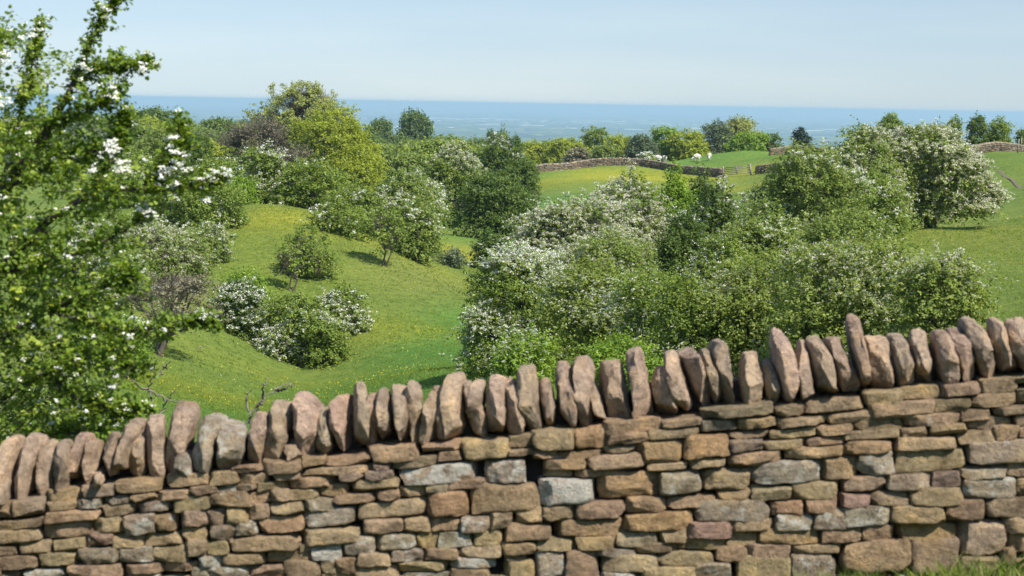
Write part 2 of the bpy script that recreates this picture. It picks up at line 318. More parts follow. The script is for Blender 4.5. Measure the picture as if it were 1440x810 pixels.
def foliage(rng, cx, rr, n, L, per, leaf, blossom=0.0, droop=0.3, gap=0.25, bl_size=None, shoots=0.08):
    w = (rr[:, 0] * rr[:, 2]) ; w = w / w.sum()
    k = rng.choice(len(cx), n, p=w)
    d = randunit(rng, n); d[:, 2] = np.where((d[:, 2] < -0.3) & (rng.random(n) < 0.6), -d[:, 2], d[:, 2])
    f = 1 - np.abs(rng.normal(0, 0.16, n)); f = np.clip(f, 0.35, 1)
    lump = 1 + 0.22 * np.sin(d[:, 0] * 7 + k * 1.7) * np.sin(d[:, 1] * 6 + k) + 0.16 * np.sin(d[:, 2] * 9 + k * 2.3)
    p = cx[k] + rr[k] * d * (f * lump)[:, None]
    # gaps: drop sprays where a smooth 3-D field is low
    s0 = rr.mean() * 0.9
    fld = np.sin(p[:, 0] / s0 * 2.3 + 1) * np.sin(p[:, 1] / s0 * 2.1 + 2) * np.sin(p[:, 2] / s0 * 2.7 + .5) + 0.5 * np.sin(p[:, 0] / s0 * 5.1) * np.sin(p[:, 2] / s0 * 5.7 + 1)
    keep = (fld > -0.5 + gap * 0.8) | (rng.random(n) < 1 - gap * 1.6)
    # drop sprays buried inside other lobes
    ins = np.zeros(n, bool)
    for c, r_ in zip(cx, rr):
        ins |= (((p - c) / r_) ** 2).sum(1) < 0.30
    keep &= ~ins | (rng.random(n) < 0.12)
    keep &= p[:, 2] > 0.05
    p = p[keep]; d = d[keep]; n = len(p)
    ax = norm(d * 0.9 + rng.normal(0, 0.45, (n, 3)) + np.array([0, 0, 0.15]))
    Ls = L * rng.uniform(0.5, 1.3, n) * np.where(rng.random(n) < shoots, 2.3, 1.0)
    t = rng.random((n, per))
    tint_s = rng.normal(0.45, 0.16, n)
    pos = p[:, None] + ax[:, None] * (Ls[:, None] * t)[..., None]
    pos[..., 2] -= droop * (Ls[:, None] * t * t)
    pos += rng.normal(0, 1, pos.shape) * (leaf * 0.9)
    c = pos.reshape(-1, 3); m = len(c)
    nn = norm(rng.normal(0, 0.55, (m, 3)) + np.array([0, 0, 0.75]) + np.repeat(d, per, 0) * 0.5)
    a = norm(np.cross(nn, randunit(rng, m))); b = np.cross(nn, a)
    sz = leaf * rng.uniform(0.65, 1.25, m)
    V, Fq = quads(c, a * sz[:, None], b * (sz * 0.55)[:, None])
    tint = np.clip(np.repeat(tint_s, per) + rng.normal(0, 0.13, m), 0, 1)
    B = None
    if blossom > 0:
        bs = bl_size or leaf
        pf = np.sin(p[:, 0] * 1.1 + rng.uniform(0, 6)) * np.sin(p[:, 1] * 1.2 + 1) + 0.8 * np.sin(p[:, 2] * 1.6 + p[:, 0] * 0.7 + rng.uniform(0, 6)) + rng.normal(0, 0.55, n)
        thr = np.quantile(pf, 1 - min(0.97, blossom * 0.95)) if n > 10 else 0
        sel = np.where((pf > thr) & ((d[:, 2] > -0.35)))[0]
        K_ = 4 if blossom < 0.8 else 6; J = 8
        tt = (np.arange(K_)[None] + 0.8 * rng.random((len(sel), K_))) / K_ * 0.9 + 0.15
        q = p[sel][:, None] + ax[sel][:, None] * (Ls[sel][:, None] * tt)[..., None]
        q[..., 2] -= droop * (Ls[sel][:, None] * tt * tt) - leaf * 0.7
        q = q.reshape(-1, 3)
        q = np.repeat(q, J, 0) + rng.normal(0, 1, (len(q) * J, 3)) * bs * np.array([0.7, 0.7, 0.4])
        mm = len(q); nn = norm(rng.normal(0, 0.6, (mm, 3)) + np.array([0, 0, 0.9]))
        a = norm(np.cross(nn, randunit(rng, mm))); b = np.cross(nn, a); s2 = bs * rng.uniform(0.3, 0.62, mm)
        V2, F2 = quads(q, a * s2[:, None], b * (s2 * 0.9)[:, None])
        B = (V2, F2, np.clip(rng.normal(0.6, 0.2, mm), 0, 1))
    return V, Fq, tint, B
def twigs(rng, cx, rr, n, L, wid):
    k = rng.choice(len(cx), n); d = randunit(rng, n); d[:, 2] = np.abs(d[:, 2]) * 0.9 + d[:, 2] * 0.1
    p = cx[k] + rr[k] * d * rng.uniform(0.1, 1.0, n)[:, None]
    ax = norm(d + rng.normal(0, 0.4, (n, 3)) + np.array([0, 0, 0.35])) * (L * rng.uniform(0.4, 1.2, n))[:, None]
    side = norm(np.cross(ax, randunit(rng, n)))
    s2 = norm(np.cross(ax, side))
    V1, F1 = quads(p, ax, side * wid); V2, F2 = quads(p, ax, s2 * wid)
    return np.concatenate([V1, V2]), np.concatenate([F1, F2 + len(V1)])
def skeleton(rng, cx, rr, Ht, stems=1, r0=0.12, mat='bark', parent=None, name='trunk', fine=3, spread=0.2):
    T = Tubes(6); b0 = [np.array([rng.normal(0, spread) if stems > 1 else 0, rng.normal(0, spread) if stems > 1 else 0, -0.25]) for _ in range(stems)]
    fork = [b + np.array([rng.normal(0, 0.06) * Ht, rng.normal(0, 0.06) * Ht, Ht * rng.uniform(0.2, 0.3) + 0.25]) for b in b0]
    for b, f in zip(b0, fork): T.add(bez(b, (b + f) / 2 + rng.normal(0, 0.03 * Ht, 3) * [1, 1, 0], f, 5), np.linspace(r0 * 1.25, r0 * 0.8, 5))
    for j, (c, r_) in enumerate(zip(cx, rr)):
        f = fork[j % stems]; mid = (f + c) / 2 + rng.normal(0, 0.07 * Ht, 3)
        T.add(bez(f, mid, c, 6), np.linspace(r0 * 0.6, r0 * 0.22, 6))
        for _ in range(fine):
            e = c + r_ * randunit(rng, 1)[0] * 0.95; e[2] = max(e[2], c[2] - r_[2] * 0.3)
            m2 = (c + e) / 2 + rng.normal(0, 0.12, 3) * r_
            T.add(bez(c, m2, e, 5), np.linspace(r0 * 0.2, r0 * 0.04, 5))
    return T.build(name, M[mat], parent)

def tree(name, label, cat, px, py_top, py_base, wpx, d, leafm='haw', blossom=0.0, group=None, clear=0.06, dens=1.0, stems=3, lob=9, gap=0.25, tw=0, petal='petal', seed=None, loc=None, dep=0.9, shoots=0.13, droop=0.3, leafk=1.0, base_from_ground=True, tr=0.022, lean=0, shape=None):
    """a tree whose top, width and foot are read off the photograph at distance d"""
    rng = np.random.default_rng(seed if seed is not None else int(px * 7 + py_top * 13 + d))
    v = at(px, py_base, d)
    gz = hz(v[0], d)
    top = at(px, py_top, d)[2]
    ht = max(1.0, top - gz); wd = wpx * d / F
    o = empty(name, (v[0], d, gz), label, cat, group)
    pxm = d / F                              # metres per photograph pixel there
    leaf = max(0.045, pxm * (2.1 if d < 180 else 1.6)) * leafk; L = max(0.35, leaf * 5.5) if d < 180 else leaf * 4
    if d > 180: shoots = 0.02
    cx, rr = lobes_for(rng, wd * 0.97, wd * dep, ht * 0.98, clear * ht, lob)
    if shape:     # crown masses placed one by one (photograph position and half sizes)
        cx = np.array([[(a - px) * pxm, ((i * 0.618) % 1 - 0.5) * wd * 0.35, (py_base - b) * pxm] for i, (a, b, c_, e_) in enumerate(shape)])
        rr = np.array([[c_ * pxm, c_ * pxm * 0.95, e_ * pxm] for a, b, c_, e_ in shape])
    if lean: cx[:, 0] += lean * (cx[:, 2] / ht)
    area = 0.9 * math.pi * (wd * ht) * 0.95
    per = 12
    n = int(min(11000, dens * 2.5 * area / (leaf * leaf * 0.9) / per) * 1.35)
    V, Fq, ti, B = foliage(rng, cx, rr, n, L, per, leaf, blossom, droop, gap, shoots=shoots, bl_size=leaf * (0.62 if d < 60 else 0.85))
    mk('crown', V, Fq, M[leafm], o, {'tint': ti})
    if B is not None and len(B[1]): mk('blossom', B[0], B[1], M[petal], o, {'tint': B[2]})
    if tw:
        Vt, Ft = twigs(rng, cx, rr, int(tw * n), L * 1.3, max(0.006, pxm * 0.22)); mk('twigs', Vt, Ft, M['twig'], o)
    skeleton(rng, cx, rr, ht, stems, max(0.03, ht * tr), 'bark', o)
    return o

HB = 'hawthorn_bush'
def T(*a, **k): return tree(*a, **k)
# --- middle distance, left of the valley
T('ash_tree', 'tall open-crowned tree with pale sparse leaves rising highest on the left skyline', 'tree', 432, 117, 300, 178, 252, 'sparse', clear=0.35, dens=0.5, stems=2, gap=0.6, lob=13, tw=0.8, dep=0.8, tr=0.03)
T('oak_tree', 'big yellow-green spring tree below the tall open-crowned tree', 'tree', 462, 148, 305, 150, 236, 'yellow', clear=0.08, dens=1.0, stems=2, gap=0.3, lob=12)
T('field_maple', 'lower yellow-green tree sloping down right of the big spring tree', 'tree', 500, 205, 305, 110, 232, 'yellow', dens=1.0, lob=9)
T('bare_tree', 'brown twiggy tree not yet in leaf, left of the big yellow-green tree', 'tree', 357, 158, 302, 130, 238, 'brown', clear=0.1, dens=0.22, gap=0.4, tw=4.5, leafk=0.6, lob=11)
T('bare_tree', 'small brown leafless tree in front of the big yellow-green tree', 'tree', 408, 196, 300, 84, 226, 'brown', dens=0.22, tw=4.5, leafk=0.6)
T('bare_tree', 'thin brown twiggy tree on the far left edge of the wood', 'tree', 300, 180, 290, 90, 260, 'olive', dens=0.6, tw=2.0)
T(HB, 'white-flowered hawthorn at the top of the left slope below the brown twiggy tree', 'bush', 372, 212, 299, 88, 138, 'haw', 0.72, clear=0.08, dens=0.9)
T('shrub', 'olive brown shrub left of the heavily white hawthorn', 'bush', 222, 182, 295, 112, 232, 'olive', dens=0.9, tw=1.0)
T('shrub', 'narrow dark green tree behind the near blossom spray', 'tree', 272, 190, 300, 66, 215, 'dark')
T('shrub', 'mid green rounded bush between dark tree and white hawthorn', 'bush', 310, 225, 305, 84, 160, 'haw', 0.08)
T(HB, 'green bush with a few white flowers at the left edge of the slope', 'bush', 292, 255, 352, 120, 120, 'haw', 0.22)
T('shrub', 'fresh green bush directly left of the white hawthorn', 'bush', 338, 252, 302, 56, 134, 'bright')
T(HB, 'wide dark green bush at the top right of the left slope', 'bush', 440, 228, 308, 135, 137, 'haw', 0.12, lob=12)
T(HB, 'pale green bush with cream flowers, upper part of the slope edge', 'bush', 502, 262, 330, 96, 128, 'haw', 0.15)
T(HB, 'low spreading green bush on the slope edge left of the small open tree', 'bush', 478, 288, 348, 96, 121, 'haw', 0.1)
T(HB, 'bush with thin blossom behind the small open tree', 'bush', 566, 242, 340, 112, 130, 'olive', 0.1)
T('shrub', 'rounded olive bush to the right of the small open tree', 'bush', 585, 282, 358, 72, 123, 'olive', 0.05)
T('small_tree', 'small open thorn tree standing alone on the grass slope', 'tree', 541, 288, 377, 72, 114, 'haw', clear=0.14, dens=0.35, gap=0.5, stems=3, tw=1.0, lob=9, tr=0.014)
T(HB, 'greyish white hawthorn in the middle of the valley, highest of its cluster', 'bush', 632, 203, 300, 108, 192, 'haw', 0.6, petal='cream')
T(HB, 'hawthorn with scattered white flowers left of the greyish white one', 'bush', 588, 246, 312, 84, 178, 'haw', 0.42)
T('shrub', 'dark green rounded tree with pale tips behind the dense valley bush', 'tree', 712, 190, 300, 92, 203, 'dark', 0.14)
T('shrub', 'dark green bush beside the left end of the far wall', 'bush', 728, 224, 298, 64, 196, 'dark')
T('shrub', 'dense dark green dome-shaped bush casting shade on the valley floor', 'bush', 690, 246, 342, 130, 160, 'dark', 0.0, lob=12, dens=1.1, gap=0.15)
T('shrub', 'small dark green bush below the dense dome-shaped bush', 'bush', 692, 328, 374, 60, 131, 'dark')
T('shrub', 'tiny grey brown shrub beside the yellow buttercup strip', 'bush', 637, 355, 381, 38, 128, 'grey', tw=1.0)
T('shrub', 'low airy green shrub alone on the left slope', 'bush', 438, 318, 385, 78, 107, 'haw', dens=0.75, gap=0.45, tw=0.5)
T('sapling', 'thin half-bare sapling below the airy shrub on the slope', 'sapling', 405, 345, 403, 46, 104, 'haw', clear=0.2, dens=0.3, gap=0.5, tw=1.4, stems=2)
# --- left foreground slope
T(HB, 'tangled hawthorn with dull white flowers behind the near tree on the left', 'bush', 225, 318, 440, 170, 100, 'olive', 0.35, petal='cream', dens=0.9, lob=11, tw=0.8)
T('bare_tree', 'low leafless thorn tree with a dark bent trunk on the left slope', 'tree', 240, 378, 515, 190, 80, 'brown', clear=0.3, dens=0.14, gap=0.6, tw=2.2, stems=2, lob=10, tr=0.035)
T('shrub', 'bright green bush at the upper left of the low hawthorn clump', 'bush', 344, 378, 460, 66, 96, 'bright')
T(HB, 'dark hawthorn with white flower sprays at the left end of the low clump', 'bush', 336, 398, 492, 92, 93, 'dark', 0.38)
T(HB, 'green and white hawthorn in the middle of the low clump', 'bush', 412, 412, 507, 120, 92, 'haw', 0.35, lob=11)
T(HB, 'white-topped hawthorn at the right end of the low clump', 'bush', 481, 404, 470, 80, 96, 'haw', 0.72)
T('shrub', 'flat green bush in front of the white-topped hawthorn', 'bush', 452, 446, 498, 92, 91, 'haw', 0.08)
T(HB, 'left slope hawthorn behind the leafless thorn tree', 'bush', 130, 340, 470, 190, 90, 'haw', 0.3)
T(HB, 'hawthorn low behind the near tree with tiny white flowers above the wall', 'bush', 60, 520, 680, 240, 34, 'haw', 0.35)
T(HB, 'cream-flecked hawthorn high on the left behind the near blossom spray', 'bush', 192, 212, 350, 130, 150, 'haw', 0.3)
T(HB, 'mid green hawthorn between the near tree and the top of the left slope', 'bush', 246, 258, 400, 130, 122, 'haw', 0.25)
T('shrub', 'olive shrub at the left of the slope with bare twigs showing', 'bush', 282, 318, 420, 95, 108, 'olive', 0.15, tw=0.8)
T(HB, 'dense hawthorn mostly hidden by the near tree on the left slope', 'bush', 168, 300, 480, 150, 106, 'haw', 0.35)
T('shrub', 'grassy green bush low on the left behind the near tree', 'bush', 150, 440, 560, 140, 70, 'bright', 0.05)
# --- central mass
T(HB, 'white-speckled hawthorn filling the middle of the central thicket', 'bush', 845, 325, 480, 190, 65, 'olive', 0.6, lob=11, petal='cream')
T(HB, 'low hawthorn at the lower left foot of the central thicket', 'bush', 690, 425, 520, 95, 62, 'haw', 0.35)
T(HB, 'green hawthorn linking the thicket to the olive bushes', 'bush', 1010, 335, 480, 140, 67, 'haw', 0.2)
T(HB, 'leafy green hawthorn low in the centre right behind the wall', 'bush', 975, 395, 555, 150, 50, 'haw', 0.2)
T(HB, 'big white flowering hawthorn forming the left crown of the central thicket', 'bush', 802, 275, 505, 200, 70, 'haw', 0.85, clear=0.03, lob=13, petal='cream')
T(HB, 'heavily white hawthorn at the top of the central thicket', 'bush', 880, 236, 440, 150, 77, 'haw', 0.85, lob=11, petal='cream')
T(HB, 'hawthorn with dense white clusters at the left side of the central thicket', 'bush', 735, 345, 512, 165, 63, 'haw', 0.50, clear=0.1, lob=11, stems=2)
T(HB, 'small hawthorn at the leftmost edge of the central thicket', 'bush', 695, 370, 490, 84, 72, 'haw', 0.45)
T(HB, 'hawthorn with white flowers at the upper right of the central thicket', 'bush', 1000, 258, 420, 105, 82, 'dark', 0.5)
T('shrub', 'bright green bush at the top of the central thicket', 'bush', 948, 234, 400, 66, 88, 'bright', 0.06)
T('shrub', 'dark green bush beside the bright green one on the thicket top', 'bush', 984, 240, 400, 62, 92, 'dark')
T('shrub', 'dark green shrub in the centre right of the thicket', 'bush', 955, 300, 450, 105, 74, 'dark', 0.12)
T('hawthorn_tree', 'green hawthorn with a visible dark trunk in front of the central thicket', 'tree', 835, 372, 520, 190, 58, 'fresh', 0.22, clear=0.2, stems=1, lob=12, tr=0.035)
T(HB, 'light green bush with scattered flowers in the lower middle of the thicket', 'bush', 925, 378, 545, 165, 54, 'haw', 0.16, lob=11)
T('shrub', 'bright green low bush with a white patch at the foot of the thicket', 'bush', 738, 470, 556, 100, 55, 'bright', 0.14)
T('shrub', 'low bright green bush just above the wall in the middle', 'bush', 870, 478, 570, 120, 48, 'bright', 0.08)
# --- right mass
T(HB, 'olive green bush with sparse flowers between thicket and great hawthorn', 'bush', 1140, 206, 390, 185, 94, 'olive', 0.14, lob=12, tw=0.5)
T(HB, 'olive bush to the left of the sparse-flowered one', 'bush', 1060, 286, 430, 150, 77, 'olive', 0.12, tw=0.4)
T(HB, 'olive bush behind the front right hawthorns', 'bush', 1180, 296, 420, 160, 84, 'olive', 0.06)
T(HB, 'large green and cream hawthorn in front of the olive bushes', 'bush', 1190, 334, 545, 290, 46, 'fresh', 0.26, lob=13, petal='cream')
T(HB, 'leafy light green hawthorn behind the leaning coping stones', 'bush', 1065, 362, 545, 225, 50, 'fresh', 0.14, petal='cream', lob=12)
T(HB, 'hawthorn at the right with arching flower sprays and open twigs', 'bush', 1322, 366, 520, 190, 42, 'fresh', 0.2, petal='cream', gap=0.35, lob=10, tw=0.3)
T('hawthorn_tree', 'great white blossom hawthorn leaning over the right-hand field', 'tree', 1304, 170, 322, 215, 116, 'haw', 0.95, clear=0.06, lob=20, stems=2, petal='cream', tr=0.025, dens=1.25, shape=[(1290, 214, 50, 28), (1246, 222, 48, 24), (1325, 240, 48, 30), (1362, 268, 42, 22), (1300, 266, 50, 32), (1228, 250, 38, 30), (1345, 288, 46, 14), (1280, 298, 32, 18), (1385, 284, 26, 12), (1308, 198, 24, 14), (1266, 206, 26, 14), (1352, 236, 26, 16)])
T(HB, 'cream flowering hawthorn joined to the left of the great white one', 'bush', 1215, 184, 330, 140, 113, 'olive', 0.55, petal='cream')
T('shrub', 'dark green bush under the left side of the great white hawthorn', 'bush', 1238, 244, 335, 92, 108, 'haw', 0.06)
# --- skyline on the right
g = 'trees along the right skyline'
T('skyline_tree', 'rounded green tree showing above the great white hawthorn', 'tree', 1254, 161, 210, 54, 250, 'haw', dens=1.1, group=g)
T('skyline_tree', 'tiny tree left of the rounded one above the blossom', 'tree', 1212, 176, 210, 20, 255, 'haw', group=g)
T('skyline_tree', 'slim green tree standing above the right end of the blossom', 'tree', 1340, 163, 212, 24, 240, 'haw', group=g)
T('skyline_tree', 'small tree between the rounded and the slim skyline trees', 'tree', 1322, 171, 212, 16, 245, 'haw', group=g)
T('skyline_tree', 'dark upright tree behind the right end of the far wall', 'tree', 1373, 164, 212, 34, 240, 'dark', group=g)
T('skyline_tree', 'broad green tree right of the dark upright one', 'tree', 1402, 167, 212, 50, 242, 'haw', group=g)
T('skyline_tree', 'little tree at the right picture edge above the wall', 'tree', 1437, 183, 212, 18, 245, 'dark', group=g)
T('conifer', 'small blackish conifer dark against the blue plain', 'tree', 1127, 181, 214, 25, 292, 'conifer', dens=1.3, gap=0.1, stems=1)
# --- hedge of trees behind the sheep field
g = 'trees lining the far side of the sheep field'
hedge = [('green domed tree standing out of the field hedge', 838, 177, 62, 372, 'haw'), ('yellow-green rounded tree left of the green domed one', 792, 193, 90, 366, 'yellow'),
 ('low yellow-green tree above the left end of the far wall', 745, 197, 84, 372, 'yellow'), ('brown half-leafed tree in the hedge', 812, 208, 54, 350, 'brown'),
 ('yellow-green tree right of the green domed one', 872, 190, 70, 352, 'yellow'), ('dark grey-green shrub in the hedge near the sheep', 900, 188, 54, 343, 'grey'),
 ('rounded fresh green tree behind the sheep', 930, 176, 66, 350, 'bright'), ('yellowish tree right of the rounded fresh one', 968, 184, 70, 346, 'yellow'),
 ('pale feathery tree in the middle of the hedge', 1008, 171, 56, 350, 'grey'), ('tallest thin pale tree of the hedge', 1040, 163, 60, 356, 'sparse'),
 ('green bush at the right end of the hedge', 1052, 186, 72, 336, 'bright'), ('dark bush beside the right end of the hedge', 1080, 188, 36, 338, 'dark'),
 ('yellow-green filler tree behind the far wall curve', 850, 204, 60, 345, 'olive')]
for lab, px, pt, w, d, lm in hedge:
    T('hedge_tree', lab, 'tree', px, pt, 226, w, d, lm, group=g, dens=1.0, tw=1.0 if lm in ('brown', 'grey', 'sparse', 'olive') else 0, lob=8)
T(HB, 'little white bush at the wall beside the sheep', 'bush', 910, 217, 232, 22, 284, 'haw', 0.8)

for px, pt, w, d, lm in ((765, 206, 70, 385, 'yellow'), (820, 200, 70, 395, 'haw'), (868, 203, 64, 380, 'yellow'), (905, 200, 60, 378, 'olive'), (945, 194, 64, 378, 'yellow'), (985, 197, 60, 380, 'haw'), (1025, 190, 60, 376, 'olive'), (720, 205, 60, 390, 'haw')):
    T('hedge_tree', 'one of the low loose trees filling the back of the field hedge', 'tree', px, pt, 228, w, d, lm, group='low trees at the back of the field hedge', tw=0.6, lob=8)
# --- far woodland: individual trees, three prototypes copied
protos = []
def proto(lm, seed, lob=8, petal=0):
    rng = np.random.default_rng(seed); cx, rr = lobes_for(rng, 14, 14, 11, 0.2, lob)
    V, Fq, ti, B = foliage(rng, cx, rr, 2200, 1.6, 12, 0.40, 0, 0.3, 0.1)
    o = empty('woodland_tree', (0, 0, 0), 'x', 'tree'); mk('crown', V, Fq, M[lm], o, {'tint': ti}); skeleton(rng, cx, rr, 11, 1, 0.25, 'bark', o, fine=0)
    return o
for lm, s, lb in (('dark', 1, 8), ('haw', 2, 7), ('haw', 3, 9), ('yellow', 4, 8), ('olive', 5, 8), ('grey', 6, 9)): protos.append(proto(lm, s, lb))
used = set()
WL = {0: 'dark green rounded tree in the far woodland', 1: 'mid green tree in the far woodland', 2: 'broad mid green tree in the far woodland', 3: 'yellow-green tree in the far woodland', 4: 'dull olive tree in the far woodland', 5: 'grey-green tree in the far woodland'}
rw = random.Random(5)
def wood(k, px, d, h, w=None, label=None, top=None):
    v = at(px, 300, d); z = hz(v[0], d)
    sky_y = np.interp(px, [100, 215, 330, 430, 500, 560, 620, 700, 760, 1200], [166, 160, 163, 168, 176, 186, 193, 201, 208, 212])
    lim = at(px, (top or sky_y + rw.uniform(0, 9)), d)[2] - z; h = lim if top else min(h, max(3.5, lim))
    if k not in used: o = protos[k]; used.add(k)
    else:
        o = protos[k].copy(); C.objects.link(o)
        for ch in protos[k].children: c = ch.copy(); C.objects.link(c); c.parent = o
    o.location = (v[0], d, z - 0.5); o.rotation_euler = (0, 0, rw.uniform(0, 6.28)); s = (h + 0.5) / 11
    sx = (w / 12) if w else s * rw.uniform(0.9, 1.25); o.scale = (sx, sx, s)
    tag(o, label or WL[k], 'tree', 'trees of the far woodland')
rows = [(265, 7), (300, 8), (335, 9), (375, 9), (430, 9), (500, 10), (580, 10), (680, 10), (800, 11), (950, 11)]
for d, hh in rows:
    step = 9.5 * F / d * (1.0 if d < 500 else 1.15)
    px = -40 + rw.uniform(0, step)
    while px < 1240:
        ok = (px < 735 and d >= 300) or (px < 330 and d >= 265) or (480 < px < 700 and d >= 265) or (d >= 375 and px < 1180)
        if d > 600 and px > 760: ok = False
        if ok:
            k = rw.choices(range(6), (2, 4, 4, 4, 2, 1) if px < 560 else (0.5, 3, 3, 7, 3, 0.5))[0]
            dd = d * rw.uniform(0.95, 1.05)
            wood(k, px, dd, hh * rw.uniform(0.75, 1.1))
        px += step * rw.uniform(0.75, 1.2)
wood(0, 580, 690, 15.5, 12.5, 'dark green domed tree standing alone above the far woodland', 159); wood(0, 688, 620, 12, 4, 'tiny dark tree poking above the far woodland', 186)
wood(0, 215, 560, 15, 14, 'dark rounded tree on the far woodland skyline at left', 155); wood(0, 533, 640, 12.5, 9, 'dark tree left of the lone domed one', 170)
wood(2, 705, 600, 11, 5, 'small dark tree right of the tiny one on the woodland skyline', 190)
for k in range(6):
    if k not in used:
        for ch in list(protos[k].children): bpy.data.objects.remove(ch)
        bpy.data.objects.remove(protos[k])

# ------------------------------------------------------------------ stones
def cubegrid(n, ny):
    """closed cube surface with n x ny x n cells"""
    verts = {}; V = []; Fc = []
    def vid(p):
        k = tuple(np.round(p, 5))
        if k not in verts: verts[k] = len(V); V.append(p)
        return verts[k]
    gx = np.linspace(-1, 1, n + 1); gy = np.linspace(-1, 1, ny + 1)
    def face(fn, A_, B_):
        for i in range(len(A_) - 1):
            for j in range(len(B_) - 1):
                Fc.append([vid(fn(A_[i], B_[j])), vid(fn(A_[i + 1], B_[j])), vid(fn(A_[i + 1], B_[j + 1])), vid(fn(A_[i], B_[j + 1]))])
    face(lambda a, b: (a, -1, b), gx, gx); face(lambda a, b: (b, 1, a), gx, gx)
    face(lambda a, b: (1, a, b), gy, gx); face(lambda a, b: (-1, b, a), gx, gy)
    face(lambda a, b: (a, b, 1), gx, gy); face(lambda a, b: (b, a, -1), gy, gx)
    return np.array(V, float), np.array(Fc)
CGV, CGF = cubegrid(17, 5)
CPV, CPF = cubegrid(20, 10)
TONE = {'t': (0.31, 0.232, 0.140), 'd': (0.225, 0.172, 0.112), 'g': (0.235, 0.210, 0.160), 'G': (0.29, 0.265, 0.210), 'r': (0.28, 0.195, 0.145), 'o': (0.34, 0.225, 0.112),
        'y': (0.33, 0.262, 0.140), 'l': (0.36, 0.29, 0.20), 'w': (0.29, 0.260, 0.20), 'p': (0.155, 0.125, 0.115), 'c': (0.45, 0.345, 0.26), 'k': (0.30, 0.27, 0.22)}
for k_ in TONE: TONE[k_] = tuple((0.60 * a + 0.40 * b) * 1.3 for a, b in zip(TONE[k_], (0.320, 0.222, 0.135)))
LICH = {'t': 0.12, 'd': 0.2, 'g': 0.5, 'G': 0.62, 'r': 0.05, 'o': 0.1, 'y': 0.2, 'l': 0.3, 'w': 0.85, 'p': 0.15, 'c': 0.0, 'k': 0.5}
def wobble(rng, p, amp, freq):
    out = np.zeros(len(p))
    for o_ in range(6):
        f = freq * 1.9 ** o_
        w = rng.normal(0, f, (3, 3)); ph = rng.uniform(0, 6.28, 3)
        s = np.sin(p @ w + ph); out += amp / 1.5 ** o_ * (s[:, 0] * s[:, 1] + 0.5 * s[:, 2])
    return out
def stone(rng, a, b, c, base, k=5.5, cuts=6, amp=0.05, cutlo=0.80, cuthi=1.1):
    p = base.copy()
    q = p / ((np.abs(p) ** k).sum(1) ** (1 / k))[:, None]
    q[:, 0] *= 1 + rng.uniform(-0.10, 0.10) * q[:, 2]; q[:, 2] *= 1 + rng.uniform(-0.14, 0.14) * q[:, 0]
    q *= np.array([a, b, c])
    s = min(a, c)
    for _ in range(cuts):
        n = norm(np.array([rng.normal(0, 0.75), -abs(rng.normal(0.7, 0.5)), rng.normal(0, 0.75)]))
        ext = abs(n[0]) * a + abs(n[1]) * b + abs(n[2]) * c
        dd = ext * rng.uniform(cutlo, cuthi) * 0.93
        t = q @ n - dd; q -= np.maximum(t, 0)[:, None] * n
    nn = norm(q / np.array([a, b, c]))
    q += nn * (wobble(rng, q / s, amp * s, 1.1))[:, None]
    return q
tiles = {'A': (5.4, 0, 660), 'B': (4.767, 240, 640), 'C': (4.05, 480, 610), 'D': (3.683, 720, 590), 'E': (3.24, 960, 560), 'F': (2.893, 1200, 530)}
